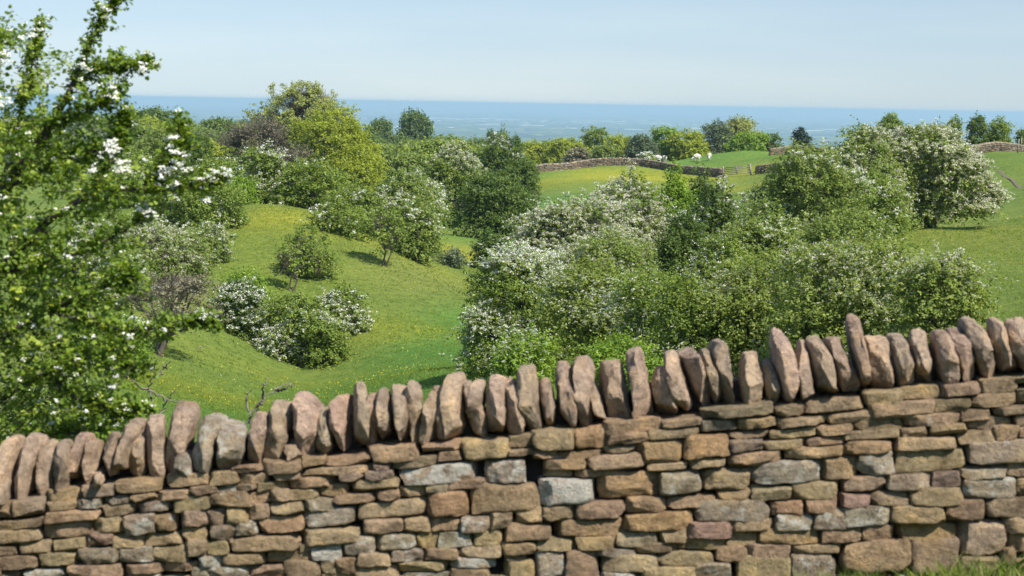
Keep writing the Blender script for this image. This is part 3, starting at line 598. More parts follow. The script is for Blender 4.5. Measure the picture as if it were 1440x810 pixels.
ST = {
'A': '''-60 265 85 380 t;85 225 330 370 l;345 150 605 270 t;340 245 575 325 t;620 120 870 220 r;580 225 780 305 g;785 200 970 270 g;870 80 1210 190 t;980 190 1180 250 t;1185 165 1450 240 t;780 260 1015 360 t;1030 245 1290 335 g;330 310 770 410 y;-60 380 320 465 d;-60 440 310 580 t;325 390 680 540 t;690 365 940 500 y;945 345 1170 505 g;1170 345 1330 480 t;-60 590 115 680 d;140 550 380 665 t;390 530 650 640 t;650 485 850 590 d;845 495 1080 610 t;1090 490 1360 590 t;-60 665 275 770 d;285 640 580 740 y;605 600 900 725 g;905 600 1150 715 G;1150 590 1415 715 y;-60 780 140 850 d;150 765 475 850 w;500 725 945 850 t;945 725 1240 800 d;960 795 1200 850 w;1240 715 1500 790 t''',
'B': '''-25 125 250 235 t;258 115 445 205 t;398 75 618 125 d;450 125 645 205 t;130 210 312 268 d;312 205 450 262 g;450 205 570 245 g;618 45 880 128 d;680 105 865 180 t;575 185 775 260 y;885 20 1025 75 d;1030 5 1340 75 t;880 75 1350 150 t;780 145 1100 235 t;10 275 255 385 y;258 250 535 355 d;520 258 670 330 t;670 238 790 315 t;785 238 985 305 y;990 205 1180 285 o;60 360 235 490 r;235 360 375 480 p;375 350 500 465 y;510 335 665 435 t;675 310 905 405 t;895 300 1090 380 g;60 490 240 585 y;260 475 440 580 p;420 445 575 545 g;590 405 895 530 o;890 350 1232 495 G;100 570 235 690 t;235 580 385 675 y;390 540 865 660 y;875 495 1265 610 t;185 680 335 770 w;335 665 630 748 y;640 655 940 735 d;870 615 950 655 t;945 610 1135 720 w;135 770 250 850 g;250 755 520 850 G;520 750 750 850 t;750 720 990 850 d;1000 725 1110 800 l;1110 700 1240 800 t;1010 800 1230 850 y''',
'C': '''170 62 440 175 t;450 58 680 112 t;550 108 680 160 d;685 35 965 160 y;180 170 275 215 d;285 135 545 205 t;-30 225 125 272 r;135 215 290 265 p;310 170 805 310 w;60 260 325 340 y;325 305 480 370 y;200 325 325 385 t;485 300 600 345 g;600 265 815 320 r;820 160 1060 290 G;-60 345 200 405 t;85 375 490 498 t;497 325 722 480 o;727 290 1122 465 t;125 490 350 575 t;357 485 500 575 y;500 485 685 565 y;685 475 840 565 g;838 455 980 545 t;10 590 190 710 G;190 575 425 675 g;430 572 552 660 o;552 565 752 655 g;755 545 915 650 y;85 685 275 762 t;282 668 465 740 g;468 660 665 725 t;665 645 910 705 t;630 705 870 770 w;50 750 325 850 y;325 730 620 795 y;620 775 840 850 t;330 800 620 850 G''',
'D': '''-15 85 125 155 t;105 58 335 165 t;330 45 500 160 o;475 -5 780 82 t;780 -5 992 45 d;705 40 965 108 d;500 68 705 132 t;480 135 640 178 d;-20 160 115 195 t;112 165 228 205 t;220 165 470 212 d;655 100 880 235 o;395 175 680 270 t;170 208 380 265 t;165 260 325 305 d;330 262 490 302 d;690 225 910 270 t;145 310 445 450 w;455 270 765 415 o;768 268 980 398 g;22 460 155 545 y;160 450 320 535 d;330 430 588 522 d;595 410 795 485 t;805 400 1060 465 t;-55 550 198 628 t;203 522 590 612 t;585 480 935 585 o;-50 640 125 710 t;132 622 322 680 d;333 612 530 680 t;540 585 765 670 l;768 560 905 640 t;-30 705 65 740 g;130 675 280 850 G;280 680 445 850 d;445 680 640 712 g;640 645 860 700 d;450 710 760 790 t;750 690 1050 765 y;-40 740 115 850 y;640 765 960 850 y;470 795 640 850 w''',
'E': '''90 28 412 97 d;78 100 245 158 g;250 88 428 145 t;428 28 558 90 d;558 0 830 75 d;430 85 655 135 t;665 62 870 125 t;400 140 612 190 y;618 122 775 175 t;210 150 392 185 d;5 165 212 280 o;218 185 368 250 p;372 190 560 245 d;565 178 748 220 r;32 270 195 322 t;208 245 465 318 t;465 220 748 280 t;92 322 312 425 t;315 285 638 400 k;645 265 800 375 t;165 420 308 475 t;312 403 497 470 t;500 383 712 468 y;55 465 402 572 k;405 470 552 550 r;558 455 700 530 t;430 535 600 605 G;605 512 762 600 g;20 570 225 640 r;215 555 428 615 t;200 620 345 680 t;350 600 625 668 o;632 588 780 662 t;-35 640 205 692 t;155 685 297 750 t;300 670 495 735 t;500 670 728 715 t;50 760 225 850 g;250 725 497 850 y;500 715 700 850 g''',
'F': '''55 58 205 125 t;200 40 358 95 t;362 28 525 82 d;528 8 670 72 d;668 0 760 30 t;672 50 760 110 d;75 95 335 178 t;332 85 482 152 t;488 65 668 130 t;415 135 578 182 d;582 118 760 160 d;212 150 430 205 t;0 165 208 225 t;465 162 662 220 t;665 150 760 205 d;-40 215 195 262 t;202 207 305 257 t;312 190 462 245 t;432 222 578 280 t;580 200 675 265 t;678 205 760 250 t;-30 262 158 320 t;162 245 432 305 t;22 305 170 405 G;175 290 462 400 y;470 255 760 362 g;-38 405 135 480 r;140 395 320 470 g;325 388 440 450 p;440 368 625 420 g;630 345 760 410 d;448 412 668 500 k;670 408 760 490 d;-48 482 68 535 r;70 470 230 530 t;235 450 448 530 d;378 500 538 590 d;545 495 760 580 d;-38 530 152 610 G;155 528 375 600 t;40 605 168 668 t;-50 612 35 672 t;178 598 436 668 o;-48 665 237 800 y;242 662 440 810 d;440 590 635 735 l;620 570 760 640 t;640 635 760 720 t;612 705 665 765 t;665 740 760 830 d;440 740 610 830 d'''}
DW = 9.3
def wz(px): # image y of the coping foot line
    return np.interp(px, [-700, 0, 120, 300, 500, 720, 900, 1100, 1300, 1440, 2100], [775, 708, 690, 660, 634, 612, 590, 568, 548, 532, 470])
rs = np.random.default_rng(11)
SV = []; SF = []; SC = []; nv = 0
def put_stone(x0, y0, x1, y1, tone, tilt=None):
    global nv
    w = x1 - x0; h = y1 - y0; cxp = (x0 + x1) / 2; cyp = (y0 + y1) / 2
    if tilt is None:
        depth_ = (cyp - wz(cxp)) / 200.0
        tilt = -0.10 * max(0, 1 - depth_) - 0.015 + rs.normal(0, 0.015)
    h2 = max(h * 0.6, h - abs(tilt) * w * 0.9) + 4.2; w2 = w + 4.2
    P0 = at(cxp, cyp, DW); s = DW / F
    a = w2 * s / 2; c = h2 * s / 2; b = rs.uniform(0.10, 0.15)
    q = stone(rs, a, b, c, CGV, k=rs.uniform(6, 12), cuts=rs.integers(8, 14), amp=0.06)
    th = -tilt + ROLL * 0
    R = np.array([[math.cos(th), 0, -math.sin(th)], [0, 1, 0], [math.sin(th), 0, math.cos(th)]])
    q = q @ R.T + P0 + np.array([0, b + rs.uniform(-0.012, 0.02), 0])
    tc = np.array(TONE[tone]) * rs.uniform(0.86, 1.14) * (1 + rs.normal(0, 0.03, 3))
    SV.append(q); SF.append(CGF + nv); nv += len(q); SC.append(np.tile(np.append(tc, LICH[tone] + rs.uniform(-0.1, 0.12)), (len(q), 1)))
for tname, txt in ST.items():
    sc, ox, oy = tiles[tname]
    for it in txt.split(';'):
        f = it.split(); v = [float(q) for q in f[:4]]
        put_stone(ox + v[0] / sc, oy + v[1] / sc, ox + v[2] / sc, oy + v[3] / sc, f[4])
tl = 'tttddygorlkt'
def course(xa, xb, yfn, h):
    px = xa
    while px < xb:
        w = min(rs.uniform(26, 70), max(18, xb - px)); yy = yfn(px + w / 2)
        put_stone(px, yy, px + w - 1, yy + h - 1, tl[rs.integers(len(tl))]); px += w
# beyond the photographed stretch: below it and to both sides
yy0 = 814
for k in range(12):
    h = rs.uniform(14, 26); course(0, 1440, lambda p: yy0, h) if k < 8 else None
    yy0 += h
yy0 = 0
for k in range(20):
    h = rs.uniform(13, 24)
    course(-700, -8, lambda p: wz(p) + yy0 + (k * 0), h); course(1452, 2100, lambda p: wz(p) + yy0, h); yy0 += h
# core behind the facing stones
sub = np.linspace(-700, 2100, 60)
cv = []
for px in sub:
    top = at(px, wz(px) + 7, DW); bot = at(px, 1080, DW)
    for yy_ in (DW + 0.14, DW + 0.52):
        cv.append([top[0], yy_, top[2]]); cv.append([bot[0], yy_, bot[2]])
cf = []
for j in range(len(sub) - 1):
    o_ = j * 4; p_ = o_ + 4
    cf += [[o_, p_, p_ + 1, o_ + 1], [o_ + 2, o_ + 3, p_ + 3, p_ + 2], [o_, o_ + 2, p_ + 2, p_]]
# added dark slab inside the coping row, blocks light through the gaps
for a_, b_ in zip(sub[:-1], sub[1:]):
    o_ = len(cv)
    for px in (a_, b_):
        for yy_ in (DW + 0.20, DW + 0.30):
            tp = at(px, wz(px) - 30, DW); bt = at(px, wz(px) + 8, DW); cv.append([tp[0], yy_, tp[2]]); cv.append([bt[0], yy_, bt[2]])
    cf += [[o_, o_ + 4, o_ + 5, o_ + 1], [o_ + 2, o_ + 3, o_ + 7, o_ + 6], [o_, o_ + 2, o_ + 6, o_ + 4]]
cf += [[0, 1, 3, 2], [236, 238, 239, 237]]
wb = at(720, 640, DW)
wall = empty('dry_stone_wall', (wb[0], DW, -2.5), 'near dry stone wall of tan and grey stones across the whole foreground', 'wall')
def sharp(o, ang=28):
    o.data.set_sharp_from_angle(angle=rad(ang))
def child_local(o, par): o.matrix_parent_inverse = Matrix.Translation(-Vector(par.location))
o = mk('stonework', np.concatenate(SV), np.concatenate(SF), M['stone'], wall, smooth=True, cattr={'tone': np.concatenate(SC)}); child_local(o, wall); sharp(o)
o = mk('rubble_core_and_light_block', np.array(cv), np.array(cf), M['core'], wall); child_local(o, wall)
# coping stones: foot x,y  top x,y  width foot, width top (zoomed tile coordinates), tone
CO = {(0, 560): '-10 800 10 350 90 90;15 795 12 650 55 50;110 800 190 335 110 150;320 765 300 375 120 145;425 720 430 375 110 110;520 690 575 315 95 115;625 695 655 375 120 150;735 655 730 580 80 70;820 655 790 320 80 100;910 612 970 215 95 120;1010 618 1010 280 120 110;1150 605 1120 195 120 130',
 (200, 540): '190 715 275 195 150 190;420 670 505 275 170 160 k;300 695 290 560 130 120 k;620 668 660 320 180 215 k;850 615 870 262 130 120;960 615 1030 180 160 190;1130 585 1120 470 140 120',
 (400, 520): '160 665 150 228 110 215;290 662 285 350 110 110;420 638 400 250 100 130;545 615 560 150 95 95;640 608 655 225 100 110;765 575 730 185 95 105;890 577 850 155 110 120;985 565 965 120 100 125;1080 568 1130 195 105 90;',
 (600, 500): '130 655 80 285 140 120;240 655 185 180 110 120;400 645 300 250 100 110;370 500 380 230 90 100;520 615 530 200 130 140;660 610 640 190 140 115;815 580 750 125 130 140;950 585 900 215 100 90;1080 560 1050 88 110 120;',
 (800, 480): '150 675 115 175 110 155;270 645 190 365 70 80;390 625 330 205 160 170;600 588 490 105 120 140;770 575 690 235 150 150;915 545 770 125 110 105;1075 540 905 75 120 115;1165 512 1050 105 85 90;',
 (1000, 450): '165 670 75 198 110 110;320 640 335 290 150 140;515 655 460 350 110 100;620 625 550 100 125 130;765 615 710 195 100 80;905 575 840 168 130 165;1080 560 975 185 140 100;1205 590 1135 -5 55 130;',
 (1200, 430): '240 635 235 272 140 160;420 618 380 252 150 120;590 608 550 230 120 110;755 598 710 215 130 105;920 570 830 215 110 130;1090 558 950 130 120 140;1230 520 1140 138 140 120;1350 480 1270 145 120 110'}
def coping(xb, yb, xt, yt, wb_, wt, tone='c', push=0):
    b0 = at(xb, yb, DW); t0 = at(xt, yt, DW); s = DW / F
    c = np.linalg.norm(t0 - b0) / 2; mid = (b0 + t0) / 2; ax = norm(t0 - b0)
    p = CPV.copy(); k = rs.uniform(3.2, 6.0)
    q = p / ((np.abs(p) ** k).sum(1) ** (1 / k))[:, None]
    t = (q[:, 2] + 1) / 2; wloc = (wb_ * (1 - t) + wt * t) * 1.10 * s / 2
    b = rs.uniform(0.15, 0.20)
    # slab profile: rounded nose, skewed shoulders
    sk = rs.uniform(-0.18, 0.18)
    q = np.stack([q[:, 0] * wloc + sk * c * 0.35 * (q[:, 2] ** 2) * np.sign(sk), q[:, 1] * b * (1 - 0.12 * t), q[:, 2] * c * 1.02], 1)
    sm = wloc.mean()
    for _ in range(rs.integers(8, 13)):
        n = norm(np.array([rs.normal(0, 0.8), -abs(rs.normal(0.55, 0.5)), rs.normal(0.2, 0.55)]))
        ext = math.sqrt((n[0] * sm) ** 2 + (n[1] * b) ** 2 + (n[2] * c) ** 2)
        dd = ext * rs.uniform(0.74, 1.02); tt = q @ n - dd; q -= np.maximum(tt, 0)[:, None] * n
    nn = norm(q / np.array([sm, b, c])); q += nn * wobble(rs, q / sm, 0.10 * sm, 0.9)[:, None]
    ang = rs.normal(0, 0.10); ca, sa = math.cos(ang), math.sin(ang)
    q = q @ np.array([[ca, -sa, 0], [sa, ca, 0], [0, 0, 1]]).T
    X_ = np.array([ax[2], 0, -ax[0]]); 
    q = q[:, :1] * X_ + q[:, 1:2] * np.array([0, 1, 0]) + q[:, 2:] * ax + mid + np.array([0, 0.17 + push + rs.uniform(-0.03, 0.03), 0])
    tc = np.array(TONE[tone]) * rs.uniform(0.85, 1.12) * (1 + rs.normal(0, 0.025, 3))
    foot = mid - ax * c
    o = mk('coping_stone', q - mid, CPF, M['stone'], wall, smooth=True, cattr={'tone': np.tile(np.append(tc, LICH[tone] + rs.uniform(-.05, .15)), (len(q), 1))})
    o.location = Vector(mid) - Vector(wall.location); sharp(o)
nc = 0
for (ox, oy), txt in CO.items():
    for it in txt.split(';'):
        f = it.split()
        if not f: continue
        v = [float(q) for q in f[:6]]; s = 5.4; tone = f[6] if len(f) > 6 else 'c'
        push = -0.05 if abs(v[1] - v[3]) < 160 else 0
        coping(ox + v[0] / s, oy + v[1] / s + 3, ox + v[2] / s, oy + v[3] / s, v[4] / s, v[5] / s, tone, push)
px = -12
while px > -360: h = rs.uniform(55, 85); coping(px - 6, wz(px) + 3, px + 4, wz(px) - h, 22, 24); px -= 22
px = 1466
while px < 1800: h = rs.uniform(60, 90); coping(px, wz(px) + 3, px - 18, wz(px) - h, 24, 24); px += 23

# ------------------------------------------------------------------ far walls
def farwall(label, pts, hgt=1.15, stonesz=0.28):
    """pts: list of (px, d) ground points; height in metres"""
    r_ = np.random.default_rng(len(pts) * 31 + int(pts[0][0]))
    G = []
    for px_, d_ in pts:
        v = at(px_, 300, d_); G.append([v[0], v[1]])
    G = np.array(G); seg = np.linalg.norm(np.diff(G, axis=0), axis=1); cum = np.concatenate([[0], np.cumsum(seg)])
    root = empty('field_wall', (G[0][0], G[0][1], hz(*G[0])), label, 'wall')
    bv, bf = cubegrid(1, 1)
    def emit(name, rows_, szz, kindstuff=False):
        Vs = []; Fs_ = []; Cs = []; n_ = 0
        for z0, z1, sp, wdt, lean in rows_:
            s_ = 0
            while s_ < cum[-1]:
                L_ = sp * r_.uniform(0.7, 1.4); m_ = s_ + L_ / 2
                gx = np.interp(m_, cum, G[:, 0]); gy = np.interp(m_, cum, G[:, 1]); j = min(len(seg) - 1, np.searchsorted(cum, m_) - 1)
                t_ = norm(G[j + 1] - G[j]); g0 = hz(gx, gy)
                hh = r_.uniform(0.85, 1.15) if lean else 1
                p = bv * np.array([L_ / 2 * 0.97, wdt / 2 * r_.uniform(0.92, 1.1), (z1 - z0) / 2 * hh])
                p += r_.normal(0, 0.02, p.shape)
                if lean: p[:, 0] += p[:, 2] * r_.uniform(-0.2, 0.35)
                w_ = np.stack([gx + p[:, 0] * t_[0] - p[:, 1] * t_[1], gy + p[:, 0] * t_[1] + p[:, 1] * t_[0], g0 + (z0 + z1) / 2 + p[:, 2] + (hh - 1) * (z1 - z0) / 2], 1)
                Vs.append(w_); Fs_.append(bf + n_); n_ += len(w_)
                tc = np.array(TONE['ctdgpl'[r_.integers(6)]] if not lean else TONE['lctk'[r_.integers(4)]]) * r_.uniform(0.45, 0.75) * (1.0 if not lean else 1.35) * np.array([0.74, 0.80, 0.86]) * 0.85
                Cs.append(np.tile(np.append(tc, 0.2), (len(w_), 1))); s_ += L_
        ob = mk(name, np.concatenate(Vs), np.concatenate(Fs_), M['stone_far'], root, cattr={'tone': np.concatenate(Cs)}); child_local(ob, root)
        return ob
    emit('stonework', [(-0.2 + k * 0.2, 0.0 + k * 0.2, 0.45, 0.5, 0) for k in range(5)], 1)
    ob = emit('coping', [(0.8, 0.8 + 0.26, 0.22, 0.4, 1)], 1); tag(ob, kind='stuff')
farwall('curving far dry stone wall round the buttercup hilltop', [(752, 262), (775, 266), (800, 269), (835, 271), (870, 272), (900, 272), (930, 268), (955, 262), (985, 256), (1012, 250)])
farwall('short far dry stone wall right of the wooden field gate', [(1062, 246), (1085, 244), (1110, 240), (1150, 232)])
farwall('far dry stone wall stub behind the olive bush below the conifer', [(1080, 283), (1110, 285), (1150, 278), (1165, 270)])
farwall('far dry stone wall at the right end of the hill field', [(1340, 218), (1370, 222), (1400, 226), (1440, 229), (1500, 232), (1600, 236)])

def boxm(Bx):
    bv, bf = cubegrid(1, 1); V = []; Fs_ = []; n_ = 0
    for c, h in Bx: V.append(bv * np.array(h) + np.array(c)); Fs_.append(bf + n_); n_ += len(bv)
    return np.concatenate(V), np.concatenate(Fs_)
# wooden gate in the gap
g0 = at(1018, 255, 249); g1 = at(1056, 255, 247)
gl = float(np.linalg.norm((g1 - g0)[:2])); gz0 = hz(g0[0], g0[1]); gz1 = hz(g1[0], g1[1])
gate = empty('field_gate', (g0[0], g0[1], gz0), 'low wooden five-bar gate in the gap of the far wall', 'gate')
gate.rotation_euler = (0, -math.atan2(gz1 - gz0, gl), math.atan2(g1[1] - g0[1], g1[0] - g0[0]))
for xx in (0, gl):
    V, Fc_ = boxm([((xx, 0, 0.6), (0.09, 0.09, 0.75))]); mk('post', V, Fc_, M['wood'], gate)
for k in range(5):
    V, Fc_ = boxm([((gl / 2, 0, 0.25 + k * 0.22), (gl / 2 - 0.1, 0.025, 0.05))]); mk('bar', V, Fc_, M['wood'], gate)
V, Fc_ = boxm([((gl / 2, -0.05, 0.7), (0.05, 0.02, 0.5))]); mk('brace', V, Fc_, M['wood'], gate)
for k, (px_, d_) in enumerate(((1431, 215), (1436, 224))):
    v = at(px_, 210, d_); h_ = hz(v[0], d_)
    fp = empty('fence_post', (v[0], d_, h_), ('thin wooden post leaning by the right-hand far wall', 'thin wooden post just behind the leaning one by the right-hand far wall')[k], 'post')
    V, Fc_ = boxm([((0, 0, 0.7), (0.05, 0.05, 0.85))]); mk('stake', V, Fc_, M['wood'], fp); fp.rotation_euler = (0, 0.08 * (1 - k), 0)

# sheep
def ellip(c, r_, n=10):
    u = np.linspace(0, np.pi, n); v = np.arange(n * 2) / (n * 2) * 2 * np.pi
    Pn = np.stack([np.outer(np.sin(u), np.cos(v)), np.outer(np.sin(u), np.sin(v)), np.outer(np.cos(u), np.ones_like(v))], -1).reshape(-1, 3)
    k = len(v); ii = np.arange(n - 1)[:, None] * k; jj = np.arange(k)[None]
    Fc = np.stack([ii + jj, ii + k + jj, ii + k + (jj + 1) % k, ii + (jj + 1) % k], -1).reshape(-1, 4)
    return Pn * np.array(r_) + np.array(c), Fc
def sheep(px_, d_, rot, label, graze):
    v = at(px_, 225, d_); root = empty('sheep', (v[0], d_, hz(v[0], d_)), label, 'sheep', 'sheep grazing in the far field'); root.rotation_euler = (0, 0, rot)
    # one continuous body grown with a skin modifier
    hd = (0.78, 0, 0.22) if graze else (0.80, 0, 1.02)
    nk = (0.60, 0, 0.55) if graze else (0.60, 0, 0.88)
    vs = [(0, 0, .66), (-.38, 0, .66), (.38, 0, .68), nk, hd, (hd[0] + .14, 0, hd[2] - .09)]; rd = [.30, .27, .27, .14, .10, .06]
    es = [(0, 1), (0, 2), (2, 3), (3, 4), (4, 5)]
    for sx, par in ((-.36, 1), (.34, 2)):
        for sy in (-.14, .14):
            n_ = len(vs); vs += [(sx, sy, .42), (sx + (.03 if sx > 0 else -.04), sy, .24), (sx, sy, .0)]; rd += [.08, .045, .045]; es += [(par, n_), (n_, n_ + 1), (n_ + 1, n_ + 2)]
    n_ = len(vs); vs += [(-.62, 0, .68), (-.68, 0, .5)]; rd += [.06, .04]; es += [(1, n_), (n_, n_ + 1)]
    me = bpy.data.meshes.new('body'); me.from_pydata(vs, es, []); me.materials.append(M['fleece'])
    b = bpy.data.objects.new('body', me); C.objects.link(b); b.parent = root
    b.modifiers.new('skin', 'SKIN'); b.modifiers.new('sub', 'SUBSURF').levels = 2; b.modifiers['sub'].render_levels = 2
    for q, r_ in zip(me.skin_vertices[0].data, rd): q.radius = (r_, r_)
    me.skin_vertices[0].data[0].use_root = True
    # woolly coat over the trunk
    V, Fc = ellip((0, 0, .70), (.60, .34, .34), 14); rr_ = np.random.default_rng(int(px_)); V += norm(V - [0, 0, .7]) * (0.03 * np.sin(V @ rr_.normal(0, 14, 3)) + 0.02 * rr_.normal(size=len(V)))[:, None]
    mk('fleece', V, Fc, M['fleece'], root, smooth=True)
    V, Fc = ellip((hd[0] + .07, 0, hd[2] - .03), (.15, .085, .10), 9); mk('face', V, Fc, M['sheepskin'], root, smooth=True)
    for sy in (-1, 1):
        V, Fc = ellip((hd[0] - .03, sy * .13, hd[2] + .05), (.035, .08, .025), 6); mk('ear', V, Fc, M['sheepskin'], root, smooth=True)
sheep(925, 293, 2.9, 'leftmost sheep, side on beside the little white bush', False)
sheep(934.5, 291, -1.45, 'second sheep from left, facing the camera close to the first', False)
sheep(980, 289, 3.4, 'third sheep, side on with its head down grazing', True)
sheep(997, 288, -1.7, 'rightmost sheep, end on and alone', True)

# dirt track on the right hillside
pth = [(1404, 250, 0), (1411, 254, 0), (1420, 262, 0), (1430, 270, 0), (1445, 278, 0), (1475, 290, 0), (1540, 310, 0)]
dd_ = [178, 174, 168, 161, 155, 147, 138]
pc = []
for (a_, b_, _), d_ in zip(pth, dd_):
    v = at(a_, b_, d_); pc.append([v[0], d_])
pc = np.array(pc); tt = np.linspace(0, 1, 80); pi_ = np.stack([np.interp(tt, np.linspace(0, 1, len(pc)), pc[:, k]) for k in (0, 1)], 1)
tn = norm(np.gradient(pi_, axis=0)); nrm = np.stack([-tn[:, 1], tn[:, 0]], 1); rr_ = np.random.default_rng(3); wv = 0.10 + 0.08 * rr_.random((80, 1))
L_ = pi_ - nrm * wv; R_ = pi_ + nrm * wv
V = np.concatenate([np.column_stack([L_, H(L_[:, 0], L_[:, 1]) + 0.05]), np.column_stack([R_, H(R_[:, 0], R_[:, 1]) + 0.05])])
j = np.arange(79); tag(mk('path', V, np.stack([j, j + 80, j + 81, j + 1], 1), M['soil']), kind='structure')

# ------------------------------------------------------------------ grass and flowers in the meadow
rg = np.random.default_rng(77)
def scatter(n, dmin, dmax, pxlo=150, pxhi=1480):
    d = np.exp(rg.uniform(math.log(dmin), math.log(dmax), n)); a = (rg.uniform(pxlo, pxhi, n) - 720) / F
    x_ = a * d; return x_, d, H(x_, d)
def blades(name, x_, y_, z_, h0, w0, mat, label, nb=3, lean=0.35, tintm=0.5):
    n = len(x_); b = np.stack([x_, y_, z_ - 0.01], 1); b = np.repeat(b, nb, 0) + np.concatenate([rg.normal(0, 1, (n * nb, 2)) * np.repeat(w0, nb)[:, None] * 2.5, np.zeros((n * nb, 1))], 1)
    hh = np.repeat(h0, nb) * rg.uniform(0.5, 1.3, n * nb); ww = np.repeat(w0, nb) * rg.uniform(0.6, 1.3, n * nb)
    az = rg.uniform(0, 6.28, n * nb); side = np.stack([np.cos(az), np.sin(az), np.zeros(n * nb)], 1)
    ln = rg.normal(0, lean, (n * nb, 2)); tip = b + np.concatenate([ln, np.ones((n * nb, 1))], 1) * hh[:, None]
    midp = (b + tip) / 2 + np.array([0, 0, 1]) * hh[:, None] * 0.08 - np.concatenate([ln, np.zeros((n * nb, 1))], 1) * hh[:, None] * 0.15
    V = np.stack([b - side * ww[:, None], b + side * ww[:, None], midp + side * ww[:, None] * .8, tip, midp - side * ww[:, None] * .8], 1).reshape(-1, 3)
    Fc = np.arange(len(V)).reshape(-1, 5)
    o = mk(name, V, Fc, mat, None, {'tint': np.clip(rg.normal(tintm, 0.22, len(Fc)), 0, 1)})
    return tag(o, label, 'grass' if 'grass' in name else 'flowers', None, 'stuff')
x_, y_, z_ = scatter(42000, 55, 130)
blades('meadow_grass', x_, y_, z_, 0.05 + y_ * 0.0003, 0.010 + y_ * 0.00008, M['blade'], 'short green grass covering the valley slopes', 3)
# buttercups gather in patches
def flowers(name, patches, mat, label, size=0.022):
    Vs = []
    for px_, py_, d_, rx, ry, n in patches:
        n = int(n * 0.08)
        v = at(px_, py_, d_); X_ = v[0] + rg.normal(0, rx, n); Y_ = v[1] + rg.normal(0, ry, n)
        Vs.append(np.stack([X_, Y_, H(X_, Y_) + 0.16 + rg.random(n) * 0.1], 1))
    c = np.concatenate(Vs); m = len(c); s = size * 0.72 + c[:, 1] * 0.00006
    nn = norm(rg.normal(0, 0.45, (m, 3)) + np.array([0, -0.3, 0.8])); a = norm(np.cross(nn, randunit(rg, m))); b = np.cross(nn, a)
    V, Fc = quads(c, a * s[:, None], b * s[:, None]); tag(mk(name, V, Fc, mat, None, {'tint': rg.random(m)}), label, 'flowers', None, 'stuff')
flowers('buttercups', [(300, 550, 70, 5, 5, 5000), (420, 520, 79, 4, 3, 2600), (560, 472, 93, 4, 3, 2600), (400, 307, 124, 4, 3, 2000), (480, 400, 112, 9, 14, 2500), (662, 362, 140, 5, 4, 5000), (635, 340, 162, 6, 6, 2000),
   (850, 245, 258, 16, 9, 9000), (800, 257, 242, 12, 8, 4000), (940, 250, 252, 8, 6, 1500), (1410, 330, 112, 9, 18, 2500), (1400, 400, 82, 5, 7, 900), (1050, 264, 230, 7, 6, 1200), (1420, 215, 222, 9, 2, 900)], M['yflower'], 'yellow buttercups scattered over the meadow')
flowers('white_flowers', [(1345, 305, 124, 3.5, 6, 700), (600, 500, 75, 6, 5, 500), (700, 320, 165, 4, 4, 500)], M['petal'], 'small white wild flowers in the meadow grass')
# verge grass in front of the wall
n = 15000
px_ = rg.uniform(-300, 1750, n); d_ = rg.uniform(6.8, 9.28, n); xx = (px_ - 720) / F * d_; zz = H(xx, d_)
blades('verge_grass', xx, d_, zz, np.full(n, 0.07) + 0.02 * np.sin(xx * 5), np.full(n, 0.0028), M['blade_near'], 'long green verge grass at the foot of the near wall', 3, 0.5)
n = 1500
px_ = np.concatenate([rg.normal(1390, 60, n // 2), rg.normal(1190, 40, n // 3), rg.normal(1080, 30, n - n // 2 - n // 3)]); d_ = rg.uniform(8.7, 9.26, n); xx = (px_ - 720) / F * d_; zz = H(xx, d_)
blades('tall_verge_grass', xx, d_, zz, rg.uniform(0.07, 0.15, n), np.full(n, 0.0026), M['blade_near'], 'tall arching grass tufts against the foot of the near wall', 2, 0.55)

